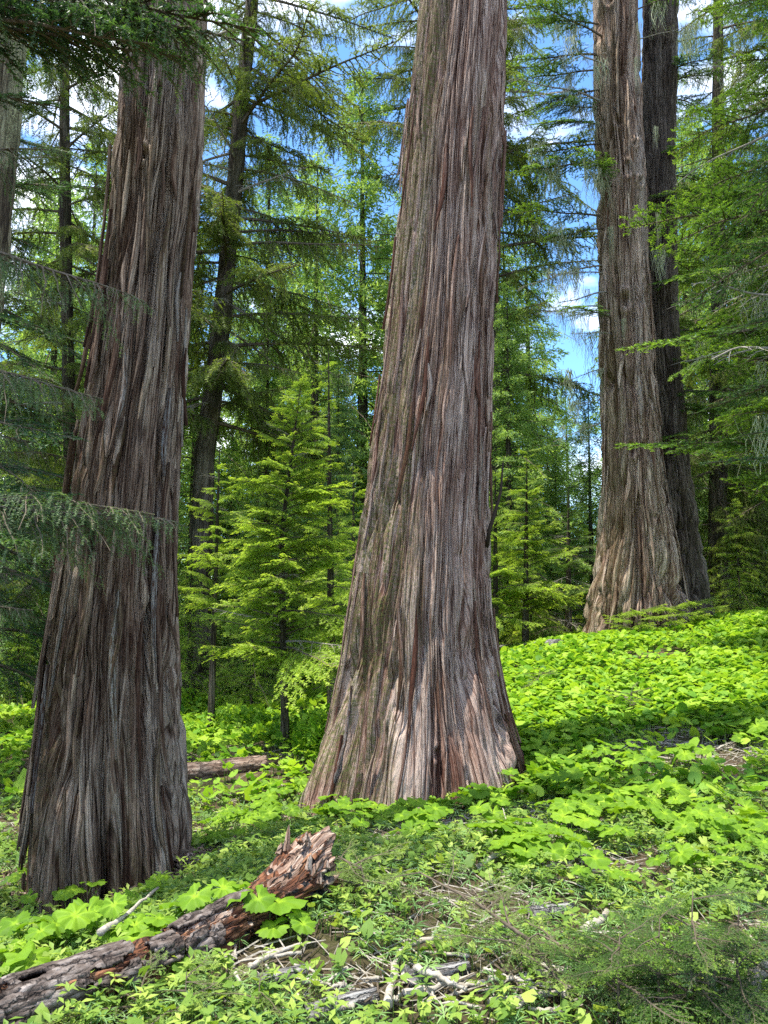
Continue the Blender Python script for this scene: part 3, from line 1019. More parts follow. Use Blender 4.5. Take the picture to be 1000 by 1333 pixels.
def conifer(name, label, kind, px_pts, d, r0, z_lo, z_hi, n, lfun, pfun, seed, mat, group=None, top_z=None, lich=0, azf=None, Lref=None,
            base_z=None, cat='tree', skip=None):
    """px_pts: (px, py) of the trunk line from foot to top at distance d; branches are children"""
    rs = np.random.RandomState(seed)
    w = np.array([P(px, py, d) for px, py in px_pts])
    o = np.argsort(w[:, 2])
    w = w[o]
    x0 = w[0, 0]
    zb = float(gz(x0, d)) - 0.15 if base_z is None else base_z
    sl = (w[-1, 0] - w[0, 0]) / (w[-1, 2] - w[0, 2] + 1e-6)
    zt = top_z if top_z else w[-1, 2] + 8
    zs = np.linspace(zb, zt, 12)
    xs = np.interp(zs, w[:, 2], w[:, 0])
    xs = np.where(zs > w[-1, 2], w[-1, 0] + sl * (zs - w[-1, 2]), xs)
    xs = np.where(zs < w[0, 2], w[0, 0], xs)
    rad = r0 * np.clip(1 - (zs - zb) / (zt - zb), 0.04, 1) ** 0.8
    rad[0] *= 1.25
    root = thing(name, label, cat, (xs[0], d, zb), group)
    near = mat is M['bark_mossy']
    small_trunk(np.stack([xs - xs[0], zs * 0, zs - zb], -1), rad, mat, seed, 90 if near else 30, 12 if near else 6, parent=root, moss=1.0 if near else 0.4)
    vs = B[kind]
    Lr = Lref or {'fir': 1.8, 'young': 1.1, 'droop': 2.3, 'blue': 1.6, 'hem': 1.6, 'dead': 1.3, 'yew': 0.7}[kind]
    az = rs.rand() * 6
    for i in range(n):
        z = z_lo + (z_hi - z_lo) * (i + rs.rand()) / n
        az += 2.399 + rs.uniform(-0.5, 0.5)
        a = az if azf is None else azf(rs)
        L = lfun(z) * (rs.uniform(0.45, 1.2) if kind != 'young' else rs.uniform(0.3, 1.0) + 0.35 * rs.rand() ** 2)
        x = np.interp(z, zs, xs) - xs[0]
        if skip and skip(z, a):
            continue
        dd_ = rs.rand() < (0.16 if kind != 'young' else 0.06)
        br = link('branch', (B['dead'] if dd_ else vs)[rs.randint(3)], root, (x, 0, z - zb), (rs.uniform(-0.5, 0.5), -pfun(z) + rs.uniform(-0.28, 0.24), a), L / (1.5 if dd_ else Lr))
        if lich and rs.rand() < lich:
            s = rs.uniform(0.2, 0.7)
            link('hanging_lichen', LICH[rs.randint(3)], br, (s * Lr, 0, -0.1 * s * s * Lr), br.rotation_euler.to_matrix().inverted().to_euler(),
                 rs.uniform(0.8, 1.9) * Lr / L)
    return root


# mid-distance trees -------------------------------------------------
conifer('spruce_tree', 'leaning dark slender trunk with drooping olive boughs between the two nearest giant trunks', 'droop',
        [(262, 640), (272, 540), (285, 450), (300, 300), (318, 100), (328, 0)], 14.5, 0.225, 4.4, 13.4, 100,
        lambda z: 3.5 - 0.05 * z, lambda z: 0.05 - 0.10, 301, M['bark_thin'], lich=0.25, top_z=26)
conifer('young_fir_tree', 'bright yellow-green young fir with layered boughs beside the middle trunk', 'young',
        [(372, 985), (366, 700), (392, 500)], 8.6, 0.052, 0.6, 3.75, 150, lambda z: max(0.28, 1.55 * (1 - (z + 0.5) / 5.0)), lambda z: 0.05 + 0.06 * z, 302,
        M['bark_thin'], top_z=3.9)
conifer('young_fir_tree', 'slim pale green young fir whose tip shows above the brighter fir', 'young',
        [(432, 930), (428, 500)], 10.4, 0.07, 0.6, 4.6, 70, lambda z: max(0.2, 1.15 * (1 - (z + 0.4) / 5.6)), lambda z: 0.1, 303, M['bark_thin'], top_z=4.7)
conifer('young_fir_tree', 'small light green young fir half hidden behind the dark grey-brown trunk', 'young',
        [(275, 930), (285, 620)], 9.9, 0.05, 1.1, 3.0, 46, lambda z: max(0.25, 1.35 * (1 - (z + 0.4) / 4.3)), lambda z: 0.1, 304, M['bark_thin'], top_z=3.45)
conifer('young_fir_tree', 'yellow-green young fir tucked against the left edge of the middle trunk', 'young',
        [(462, 930), (460, 640)], 12.0, 0.06, 0.3, 3.4, 60, lambda z: max(0.2, 1.2 * (1 - (z + 0.4) / 4.3)), lambda z: 0.1, 317, M['bark_thin'], top_z=3.5)
conifer('lichen_covered_tree', 'pale trunk coated in yellowish lichen at the edge of the picture', 'fir',
        [(-60, 700), (-28, 430), (-11, 250), (6, 100), (13, 0)], 8.0, 0.27, 2.2, 8.2, 40, lambda z: 1.5, lambda z: -0.12, 305, M['bark_mossy'], lich=0.5, top_z=20,
        azf=lambda rs: rs.uniform(1.9, 5.2))
conifer('fir_tree', 'thin trunk with shaggy green boughs behind the dark grey-brown trunk', 'droop',
        [(100, 900), (85, 330), (84, 0)], 13.0, 0.13, 1.4, 12.5, 84, lambda z: 2.3, lambda z: -0.1, 306, M['bark_thin'], lich=0.35, top_z=24)
conifer('fir_tree', 'dark green bushy fir filling the gap beside the lichen-coated trunk', 'blue',
        [(-45, 900), (-35, 0)], 10.5, 0.18, 0.4, 8.4, 80, lambda z: 2.5 - 0.1 * z, lambda z: -0.15, 307, M['bark_thin'], lich=0.15, top_z=18)
conifer('hemlock_tree', 'hemlock reaching feathery grey-green boughs across the dark grey-brown trunk', 'hem',
        [(-115, 1150), (-115, 300)], 4.05, 0.13, 1.0, 5.6, 20, lambda z: 1.2, lambda z: -0.05, 308, M['bark_thin'], top_z=14,
        azf=lambda rs: rs.uniform(1.2, 4.2))
conifer('spruce_tree', 'drooping dark spruce standing behind the middle reddish trunk', 'droop',
        [(640, 840), (640, 0)], 18.5, 0.24, 6.2, 16.5, 66, lambda z: 3.3, lambda z: -0.1, 309, M['bark_thin'], lich=0.25, top_z=26)
conifer('spruce_tree', 'tall drooping spruce filling the sky gap left of the middle trunk top', 'droop',
        [(560, 840), (560, 0)], 19.5, 0.20, 9.5, 18.0, 46, lambda z: 3.3, lambda z: -0.1, 318, M['bark_thin'], lich=0.25, top_z=28)
conifer('fir_tree', 'big fir with bright-tipped layered boughs at the right margin', 'fir',
        [(1085, 850), (1075, 200), (1070, 0)], 9.6, 0.20, 2.9, 10.5, 100, lambda z: 2.7 - 0.07 * z, lambda z: -0.12, 310, M['bark_thin'], lich=0.2, top_z=20)
conifer('fir_tree', 'dark blue-green fir showing only bough tips at the right margin', 'blue',
        [(1105, 900), (1105, 300)], 7.2, 0.14, 1.7, 7.5, 44, lambda z: 1.45, lambda z: -0.05, 311, M['bark_thin'], top_z=12)
conifer('spruce_tree', 'shaggy olive spruce behind the blackish trunk', 'droop',
        [(935, 800), (935, 100)], 16.5, 0.2, 1.8, 15.0, 84, lambda z: 2.5, lambda z: -0.2, 312, M['bark_thin'], lich=0.35, top_z=26)
conifer('spruce_tree', 'lighter olive spruce between the right margin fir and the slope', 'droop',
        [(1035, 800), (1030, 100)], 15.5, 0.2, 1.2, 14.0, 70, lambda z: 2.4, lambda z: -0.2, 313, M['bark_thin'], lich=0.3, top_z=25)
conifer('young_fir_tree', 'bright young fir with visible stem right beside the middle trunk behind the slope', 'young',
        [(684, 850), (686, 600)], 14.0, 0.07, 0.9, 3.9, 80, lambda z: max(0.25, 1.6 * (1 - (z - 0.3) / 3.8)), lambda z: 0.1, 314, M['bark_thin'], top_z=3.8)
conifer('young_fir_tree', 'yellow-green young fir touching the right edge of the middle trunk', 'young',
        [(645, 850), (645, 600)], 13.2, 0.07, 0.9, 3.4, 70, lambda z: max(0.25, 1.2 * (1 - (z - 0.3) / 3.6)), lambda z: 0.1, 315, M['bark_thin'], top_z=3.5)
conifer('young_fir_tree', 'cooler green young fir beside the foot of the tan trunk', 'fir',
        [(740, 835), (740, 680)], 15.6, 0.08, 0.5, 3.0, 60, lambda z: max(0.25, 1.5 * (1 - z / 3.6)), lambda z: 0.1, 316, M['bark_thin'], top_z=3.4)

# hemlock boughs that reach in front of the nearest trunk: (height by photo row, tip px, distance)
hem = [o for o in bpy.data.objects if o.name.startswith('hemlock_tree')][0]
for (py, tip, yaw, pit, roll, v) in [(660, 238, -0.08, 0.02, 0.1, 0), (470, 150, -0.10, -0.10, 0.2, 2), (300, 205, -0.02, -0.22, 0.15, 0), (545, 120, -0.2, 0.02, 0.3, 1),
                                     (5, 320, -0.02, -0.02, 0.1, 2), (-40, 290, -0.10, -0.08, -0.1, 0), (25, 230, -0.15, -0.06, 0.0, 1), (-20, 345, -0.05, 0.0, 0.2, 1), (-30, 270, 0.05, -0.04, 0.2, 1), (30, 250, 0.02, 0.0, -0.2, 1), (10, 180, -0.1, 0.0, 0.2, 1), (120, 110, -0.1, 0, 0.2, 1), (200, 100, -0.2, 0, 0.1, 0),
                                     (690, 110, -0.3, 0.05, -0.2, 1), (650, 225, -0.14, 0.03, -0.3, 2), (640, 150, 0.0, 0.0, 0.3, 1), (560, 60, -0.1, 0.0, 0.3, 2), (740, 40, -0.1, 0.0, 0.3, 0), (790, 70, -0.25, 0.1, 0.0, 2), (400, 90, -0.25, -0.05, 0, 1)]:
    p0 = P(-115, py, 4.05)
    L = (P(tip, py, 4.05)[0] - p0[0])
    link('branch', (B['blue'] if v == 1 else B['hem'])[v], hem, p0 - np.array(hem.location), (roll, -pit, yaw), L / 1.6)

# dead stubs, live sprays and lichen on the tan trunk
rs = np.random.RandomState(900)
for (py, side, L) in [(20, 1, 1.2), (60, 1, 1.0), (35, -1, 1.5), (55, -1, 1.7), (120, -1, 1.6), (190, -1, 1.5), (240, -1, 1.4), (255, -1, 1.1), (300, -1, 1.3), (360, -1, 1.2), (400, -1, 1.2),
                      (440, -1, 1.1), (480, -1, 0.9), (75, -1, 1.9), (105, -1, 1.7), (140, -1, 1.9), (170, -1, 1.6), (215, -1, 1.8), (280, -1, 1.6), (345, -1, 1.5), (385, -1, 1.5), (420, -1, 1.4), (550, -1, 1.0), (330, 1, 0.5), (520, -1, 0.7), (150, -1, 1.4), (90, -1, 1.6), (10, -1, 1.8)]:
    p = P(808, py, 13.0)
    c = np.interp(p[2], pr_[:, 0], pr_[:, 1])
    r = np.interp(p[2], pr_[:, 0], pr_[:, 2])
    az = PI + rs.uniform(-0.1, 0.9) if side < 0 else rs.uniform(-0.8, 0.1)
    live = py < 430 and rs.rand() < 0.5
    link('branch', (B['fir'] if live else B['dead'])[rs.randint(3)], t_right, (c + r * 0.9 * math.cos(az), 13 + r * 0.9 * math.sin(az), p[2]),
         (rs.uniform(-0.3, 0.3), rs.uniform(-0.15, 0.35), az), L / (1.8 if live else 1.3))
    for q in range(2):
        s = rs.uniform(0.1, 0.8) * L
        link('hanging_lichen', LICH[rs.randint(3)], t_right, (c + (r + s) * math.cos(az), 13 + (r + s) * math.sin(az), p[2] - 0.1 * s), (0, 0, rs.rand() * 6), rs.uniform(0.8, 1.9))
for (px, py) in [(832, 30), (829, 75), (853, 165), (857, 275), (795, 295), (812, 415)]:
    link('hanging_lichen', LICH[rs.randint(3)], t_right, P(px, py, 12.5), (0, 0, rs.rand() * 6), (0.5, 0.5, rs.uniform(1.0, 2.0)))
# twin tree's branches
for i in range(26):
    z = rs.uniform(4.0, 12.8)
    c = np.interp(z, pt_[:, 0], pt_[:, 1])
    az = rs.uniform(-1.7, 1.3)
    link('branch', B['fir'][rs.randint(4)], t_twin, (c + 0.15 * math.cos(az), 13.75 + 0.15 * math.sin(az), z), (rs.uniform(-0.2, 0.2), rs.uniform(0.0, 0.3), az), rs.uniform(0.6, 1.2))


# far trees: crown as one piece ---------------------------------------
def far_crown(seed, H, rmax, nb, mat, sparse=1.0, droop=0.25):
    rs = np.random.RandomState(seed)
    g = Geo()
    az = 0
    for i in range(nb):
        t = (i + rs.rand()) / nb
        z = H * (0.06 + 0.94 * t)
        L = rmax * (1 - t) ** 0.7 * rs.uniform(0.35, 1.2) + 0.15
        az += 2.399 + rs.uniform(-0.9, 0.9)
        ca, sa = math.cos(az), math.sin(az)
        q = np.linspace(0, 1, 5)
        up = 0.3 * t - 0.05 + rs.uniform(-0.25, 0.2)
        dr_ = droop * rs.uniform(0.4, 1.8)
        zz = z + L * (up * q - dr_ * q ** 2)
        pts = np.stack([L * q * ca, L * q * sa, zz], -1)
        v, f = tube(pts, 0.010 * L * (1 - 0.8 * q) + 0.003, 3, False)
        g.add(v, f, 0, 0.3)
        nc = int(L * 9) + 3                      # foliage in clumps along the branch
        cs = rs.uniform(0.08, 1.0, nc)
        cw_ = rs.normal(0, 0.22, nc) * L * (1.1 - cs)
        m = int(L * 190 * sparse) + 14
        k = rs.randint(0, nc, m)
        s = np.clip(cs[k] + rs.normal(0, 0.07, m) / max(L, 0.5), 0, 1.05)
        wd = cw_[k] + rs.normal(0, 0.09, m)
        lz = np.interp(s, q, zz) - np.abs(rs.normal(0, 0.13, m)) * (0.5 + droop * 1.6) - 0.5 * np.abs(wd) * droop
        c = np.stack([L * s * ca - wd * sa, L * s * sa + wd * ca, lz], -1)
        dr = np.stack([np.full(m, ca) * 0.6 - np.sign(wd) * sa * 0.6, np.full(m, sa) * 0.6 + np.sign(wd) * ca * 0.6, rs.normal(-0.35, 0.45, m)], -1) + rs.normal(0, 0.35, (m, 3))
        dr /= np.linalg.norm(dr, axis=1)[:, None]
        ln = rs.uniform(0.06, 0.16, m)
        sv = np.cross(dr, rs.normal(0, 1, (m, 3)))
        sv /= np.linalg.norm(sv, axis=1)[:, None]
        w = ln * rs.uniform(0.10, 0.20, m)
        V = np.stack([c - sv * w[:, None], c + sv * w[:, None], c + dr * ln[:, None]], 1).reshape(-1, 3)
        g.add(V, np.arange(3 * m).reshape(-1, 3), 1, np.repeat(np.clip(rs.normal(0.2, 0.15, m) + 0.35 * s + rs.uniform(-0.1, 0.1), 0, 1), 3))
    return g.build('crown', [M['twig'], mat], False)


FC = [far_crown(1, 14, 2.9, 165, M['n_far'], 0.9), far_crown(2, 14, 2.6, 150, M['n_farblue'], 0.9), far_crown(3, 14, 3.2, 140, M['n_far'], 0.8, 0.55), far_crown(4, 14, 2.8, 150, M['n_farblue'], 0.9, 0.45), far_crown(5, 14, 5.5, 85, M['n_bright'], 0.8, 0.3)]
ft_me = None
LOOK = ['pale green', 'blue-green', 'loose light green', 'dense cool green', 'wide glowing yellow-green']
far_list = [  # px, distance, height scale, variant, where
    (-60, 20, 1.1, 1, 'beyond the lichen-coated trunk'), (45, 26, 1.3, 0, 'far behind the left margin'), (135, 19, 1.0, 3, 'far behind the dark grey-brown trunk'),
    (20, 15.5, 0.55, 3, 'low down at the left margin'), (210, 24, 1.3, 1, 'hidden mostly by the dark grey-brown trunk'), (262, 20, 0.55, 0, 'low behind the leaning spruce'),
    (345, 22, 1.2, 3, 'rising behind the bright young fir'), (395, 30, 1.5, 0, 'far off above the bright young fir'),
    (470, 19, 1.15, 0, 'close behind the left edge of the middle trunk'), (440, 16, 0.5, 1, 'low beside the middle trunk'), (535, 27, 1.3, 1, 'hidden mostly by the middle trunk'),
    (660, 21, 0.95, 2, 'with a grey stem beside the middle trunk'), (715, 24, 0.62, 3, 'short in the blue gap'), (700, 34, 1.0, 1, 'distant in the blue gap'),
    (765, 30, 0.55, 0, 'short and distant beside the tan trunk'), (600, 18, 0.5, 2, 'low behind the middle trunk'), (830, 24, 1.1, 1, 'hidden mostly by the tan trunk'),
    (905, 22, 1.2, 2, 'behind the blackish trunk'), (970, 20, 1.1, 0, 'behind the right margin fir'), (1050, 24, 1.3, 3, 'beyond the right margin'),
    (890, 17, 0.40, 0, 'low right of the blackish trunk'), (960, 18, 0.45, 2, 'low at the top of the slope'), (1120, 18, 1.0, 1, 'just outside the right margin'),
    (300, 17, 0.42, 3, 'low and bushy behind the short brown log'), (430, 21, 0.7, 2, 'half as tall left of the middle trunk'), (500, 24, 0.6, 0, 'low left of the middle trunk foot'),
    (180, 30, 1.4, 2, 'tall and distant in the gap left of the leaning spruce'), (80, 36, 1.6, 1, 'tall and distant near the left margin'), (375, 40, 1.5, 2, 'very distant above the bright young fir'),
    (640, 38, 1.3, 0, 'very distant beside the middle trunk'), (740, 45, 1.2, 3, 'very distant in the blue gap'), (860, 34, 1.5, 0, 'distant behind the blackish trunk'), (990, 33, 1.5, 1, 'distant behind the right margin fir'), (10, 22, 0.6, 0, 'low at the far side of the glade'), (245, 27, 0.8, 2, 'half as tall beside the leaning spruce'),
    (665, 17, 0.62, 0, 'bright and shaggy just right of the middle trunk'), (600, 22, 1.25, 2, 'tall and shaggy behind the middle trunk'), (690, 26, 1.15, 0, 'tall and light in the blue gap'),
    (770, 19, 0.50, 2, 'shaggy and low against the tan trunk'), (725, 20, 0.40, 0, 'lowest in the gap beside the tan trunk'), (640, 24, 0.7, 1, 'half as tall beside the middle trunk'),
    (345, 16.5, 0.62, 0, 'shaggy and bright behind the bright young fir'), (410, 18, 0.95, 2, 'shaggy and tall above the bright young fir'), (505, 22, 1.0, 0, 'light and tall touching the middle trunk'),
    (250, 17, 0.8, 2, 'shaggy beside the dark grey-brown trunk'), (60, 17, 0.9, 2, 'shaggy in the gap left of the dark grey-brown trunk'), (110, 22, 1.2, 0, 'light in the gap left of the dark grey-brown trunk'),
    (920, 28, 1.5, 0, 'light and tall behind the blackish trunk'), (1010, 18, 0.8, 2, 'shaggy at the right margin'), (880, 20, 0.75, 3, 'cool and half as tall behind the blackish trunk'),
    (250, 13.5, 0.21, 4, 'beside the dark grey-brown trunk'), (330, 13.0, 0.19, 4, 'low behind the bright young fir'), (440, 13.5, 0.25, 4, 'at the left edge of the middle trunk'),
    (690, 15.5, 0.17, 4, 'just right of the middle trunk at the crest'), (735, 19.0, 0.19, 4, 'beside the foot of the tan trunk'), (650, 17.0, 0.27, 4, 'against the middle trunk at the crest'),
    (290, 17.0, 0.33, 4, 'behind the small light green fir'), (30, 15.0, 0.17, 4, 'beyond the glade at the left margin'), (960, 15.5, 0.20, 4, 'at the top of the slope right of the blackish trunk'),
    (400, 17.0, 0.36, 4, 'behind the slim pale green fir'),
    (-170, 16, 1.0, 3, 'just outside the left margin'), (310, 36, 1.5, 1, 'most distant of those above the leaning spruce'), (165, 14, 0.5, 0, 'low beside the dark grey-brown trunk')]
for i, (px, d, s, v, where) in enumerate(far_list):
    x = (px - 500) / 1000 * d
    zb = float(gz(x, d))
    root = thing('conifer_tree', '%s conifer %s' % (LOOK[v], where), 'tree', (x, d, zb - 0.2), 'conifers behind the giant trunks', i * 1.7)
    if ft_me is None:
        o = small_trunk(np.array([(0, 0, 0), (0.05, 0, 7), (0, 0, 13.9)]), [0.17, 0.10, 0.01], M['bark_thin'], 5, 12, 2, root)
        ft_me = o.data
    else:
        o = link('trunk', ft_me, root)
    o.scale = (s, s, s)
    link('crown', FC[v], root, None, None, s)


# ------------------------------------------------------------------ leaves
def leaf_outline(n, lobes, seed, teeth=0.05):
    rs = np.random.RandomState(seed)
    th = np.linspace(-0.92 * PI, 0.92 * PI, n)
    r = 0.79 + 0.21 * np.abs(np.cos(th * lobes / 2)) ** 0.7
    r *= 1 - 0.10 * np.abs(th) / PI
    if n > 20:
        r *= 1 + teeth * ((np.arange(n) % 2) - 0.5) * 2
    r *= rs.uniform(0.93, 1.07, n)
    return th, r


def broad_leaf_mesh(seed, n=43, lobes=7):
    """round lobed leaf, radius about 1, stalk joins at the notch near the origin"""
    rs = np.random.RandomState(seed)
    th, r = leaf_outline(n, lobes, seed)
    ridge = np.cos(th * lobes)
    rings = [0.0, 0.35, 0.7, 1.0]
    V = [[0.0, 0, 0]]
    A = [0.9]
    for q in rings[1:]:
        rad = r * q
        z = -0.10 + 0.30 * q - 0.34 * q ** 2 + 0.085 * q * ridge + 0.05 * np.sin(th * 2 + seed) * q ** 2
        V += list(np.stack([rad * np.cos(th), rad * np.sin(th), z + 0.10], -1))
        A += list(0.25 + 0.35 * np.clip(ridge - 0.75, 0, 1) * 2.5 * (1.1 - q) + 0.10 * rs.rand(n))
    f = []
    for k in range(n - 1):
        f.append((0, 1 + k, 2 + k))
    q3 = []
    for m in range(2):
        o = 1 + m * n
        for k in range(n - 1):
            q3 += [(o + k, o + n + k, o + n + k + 1), (o + k, o + n + k + 1, o + k + 1)]
    return mesh_from('leaf', np.array(V), np.array(f + q3), [M['broad']], None, {'tone': np.array(A)}, True)


LEAF = [broad_leaf_mesh(i, 43, (7, 5, 7, 9)[i]) for i in range(4)]


def leafy_plant(px, py, nleaf, size, height, seed, label, group=None, name='broad_leaved_plant', spread=None, at=None):
    rs = np.random.RandomState(seed)
    p = G(px, py) if at is None else np.array(at)
    root = thing(name, label, 'plant', p, group)
    g = Geo()
    spread = spread or height * 0.9
    for i in range(nleaf):
        a = i * 2.399 + rs.uniform(-0.4, 0.4) + seed
        rr = spread * math.sqrt((i + 0.4) / nleaf) * rs.uniform(0.8, 1.1)
        hh = height * rs.uniform(0.65, 1.1)
        tip = np.array([rr * math.cos(a), rr * math.sin(a), hh])
        tip[2] += float(gz(p[0] + tip[0], p[1] + tip[1])) - p[2] if at is None else 0
        q = np.linspace(0, 1, 5)[:, None]
        c = np.array([0, 0, -0.03]) * (1 - q) + tip * q + np.array([rr * 0.15 * math.cos(a), rr * 0.15 * math.sin(a), 0.1 * hh]) * 4 * q * (1 - q) * 0.5
        c[-1] = tip
        v, f = tube(c, 0.0028, 4, False)
        g.add(v, f, 0, 0.4)
        s = size * rs.uniform(0.6, 1.1)
        link('leaf', LEAF[rs.randint(4)], root, tip, (rs.normal(0, 0.24) + 0.10, rs.uniform(0.0, 0.45), a), s)
    link('stem', g.build('stem', [M['stem']]), root)
    return root


# the big leaves round the log, each placed from the photograph
big = [  # px, py, leaves, leaf radius, height, what sets it apart
    (262, 1218, 3, 0.105, 0.16, 'large-leaved plant over the middle of the fallen log'),
    (330, 1215, 5, 0.120, 0.17, 'largest leafy plant in front of the charred hollow of the log'),
    (225, 1258, 4, 0.105, 0.10, 'broad five-lobed leaves against the red rotten side of the log'),
    (375, 1225, 3, 0.080, 0.10, 'yellowish small leafy plant under the splintered log end'),
    (40, 1255, 5, 0.105, 0.14, 'dark green leafy plant at the left margin behind the log'),
    (110, 1235, 5, 0.085, 0.14, 'leafy plant behind the bark-covered part of the log'),
    (20, 1290, 4, 0.105, 0.12, 'deep green leafy plant touching the left margin and the log'),
    (165, 1205, 4, 0.085, 0.13, 'leafy plant below the foot of the dark grey-brown trunk'),
    (140, 1150, 4, 0.065, 0.14, 'leafy plant tucked into the hollow of the dark grey-brown trunk'),
    (205, 1175, 4, 0.075, 0.12, 'pale leafy plant between the dark grey-brown trunk and the log'),
    (30, 1165, 4, 0.060, 0.12, 'small leafy plant beside the outer foot of the dark grey-brown trunk'),
    (862, 1262, 3, 0.055, 0.10, 'single bright leaf plant among the needled shrub at the bottom'),
    (1004, 1290, 3, 0.05, 0.10, 'bright leaf plant at the bottom right corner'),
    (640, 1000, 3, 0.07, 0.22, 'leafy plant growing against the dark hollow of the middle trunk')]
for i, (px, py, nl_, sz, hh, lab) in enumerate(big):
    leafy_plant(px, py, nl_, sz, hh, 400 + i, lab)
ORD = ['first', 'second', 'third', 'fourth', 'fifth', 'sixth', 'seventh', 'eighth', 'ninth', 'tenth', 'eleventh', 'twelfth', 'thirteenth', 'fourteenth', 'fifteenth',
       'sixteenth', 'seventeenth', 'eighteenth', 'nineteenth', 'twentieth', 'twenty-first', 'twenty-second', 'twenty-third', 'twenty-fourth', 'twenty-fifth']
ZONES = ['in the row along the foot of the middle trunk', "beside the middle trunk's slope-side corner", 'on the litter just below the sunny slope', 'between the two bare litter patches',
         'behind the splintered log end', 'along the lower right edge of the slope', 'around the bare patch of the slope', "uphill of the middle trunk's slope-side corner",
         'between the grey-brown trunk and the splintered log end', 'above the fir seedlings', 'behind the bark-covered part of the log']
rs = np.random.RandomState(77)
mids = []
for (x0, x1, y0, y1, n, sz) in [(400, 600, 1052, 1100, 24, 0.085), (600, 720, 1000, 1060, 15, 0.10), (640, 760, 1060, 1140, 15, 0.095), (720, 860, 1000, 1110, 14, 0.10),
                                (330, 400, 1040, 1080, 8, 0.09), (860, 1000, 1000, 1110, 13, 0.10), (800, 1000, 950, 1010, 4, 0.10), (600, 760, 960, 1010, 9, 0.10),
                                (240, 330, 1060, 1120, 7, 0.07), (760, 980, 1110, 1180, 8, 0.07), (60, 200, 1190, 1260, 5, 0.075)]:
    zi = ZONES.pop(0)
    for k, xx in enumerate(sorted(rs.uniform(x0, x1, n))):
        mids.append((xx, rs.uniform(y0, y1), sz, '%s round-leaved plant from the left %s' % (ORD[k], zi)))
for i, (px, py, sz, lab) in enumerate(mids):
    leafy_plant(px, py, rs.randint(3, 6), sz * rs.uniform(0.8, 1.1), rs.uniform(0.09, 0.16) if 400 < px < 620 and py > 1040 else rs.uniform(0.11, 0.20), 500 + i, lab, 'round-leaved plants on the forest floor')


# ------------------------------------------------------------------ ground cover (uncountable)
def scatter(n, region, seed, dens=None):
    rs = np.random.RandomState(seed)
    x = rs.uniform(region[0], region[1], n * 4)
    y = rs.uniform(region[2], region[3], n * 4)
    keep = np.abs(x) < 0.56 * y + 0.8
    if dens is not None:
        keep &= rs.rand(len(x)) < dens(x, y)
    x, y = x[keep][:n], y[keep][:n]
    return x, y, gz(x, y), rs


TRUNKS = [(P(145, 1100, 5.0)[0], 5.0, 0.50), (P(548, 1000, 6.6)[0], 6.6, 0.90), (P(828, 800, 13.0)[0], 13.0, 0.95), (P(890, 800, 13.75)[0], 13.75, 0.4)]


LOGP = [G(px, py) for px, py in ((232, 1018), (260, 1014), (290, 1009), (320, 1005), (345, 1002), (240, 1030), (280, 1026), (320, 1020), (650, 856), (680, 854), (710, 851))]


def clear(x, y, pad=0.0):
    k = np.ones(len(x), bool)
    for q in LOGP:
        k &= (x - q[0]) ** 2 + (y - q[1] + 0.1) ** 2 > 0.17 ** 2
    for (a, b, r) in TRUNKS:
        k &= (x - a) ** 2 + (y - b) ** 2 > (r + pad) ** 2
    return k


BARE = []
for (px, py, rx, ry) in [(880, 975, 0.55, 0.5), (820, 990, 0.35, 0.35), (590, 1080, 0.22, 0.25), (500, 1100, 0.2, 0.2), (760, 1130, 0.3, 0.22), (620, 1290, 0.30, 0.14), (560, 1310, 0.3, 0.12),
                         (30, 1150, 0.3, 0.25), (720, 1090, 0.2, 0.2), (380, 1240, 0.15, 0.12), (880, 1010, 0.4, 0.2), (700, 1180, 0.2, 0.1), (850, 855, 0.6, 0.5), (430, 1270, 0.25, 0.08), (560, 1215, 0.2, 0.12), (640, 1180, 0.22, 0.12), (700, 1300, 0.25, 0.12), (470, 1300, 0.2, 0.1), (340, 1270, 0.12, 0.1), (930, 985, 0.5, 0.35), (780, 1080, 0.25, 0.15), (90, 1140, 0.25, 0.2)]:
    q = G(px, py)
    BARE.append((q[0], q[1], rx * 1.2, ry * 1.2))


def bare(x, y):
    b = np.zeros(len(x))
    for (a, c, rx, ry) in BARE:
        b = np.maximum(b, np.exp(-(((x - a) / rx) ** 2 + ((y - c) / ry) ** 2) ** 1.5))
    return b


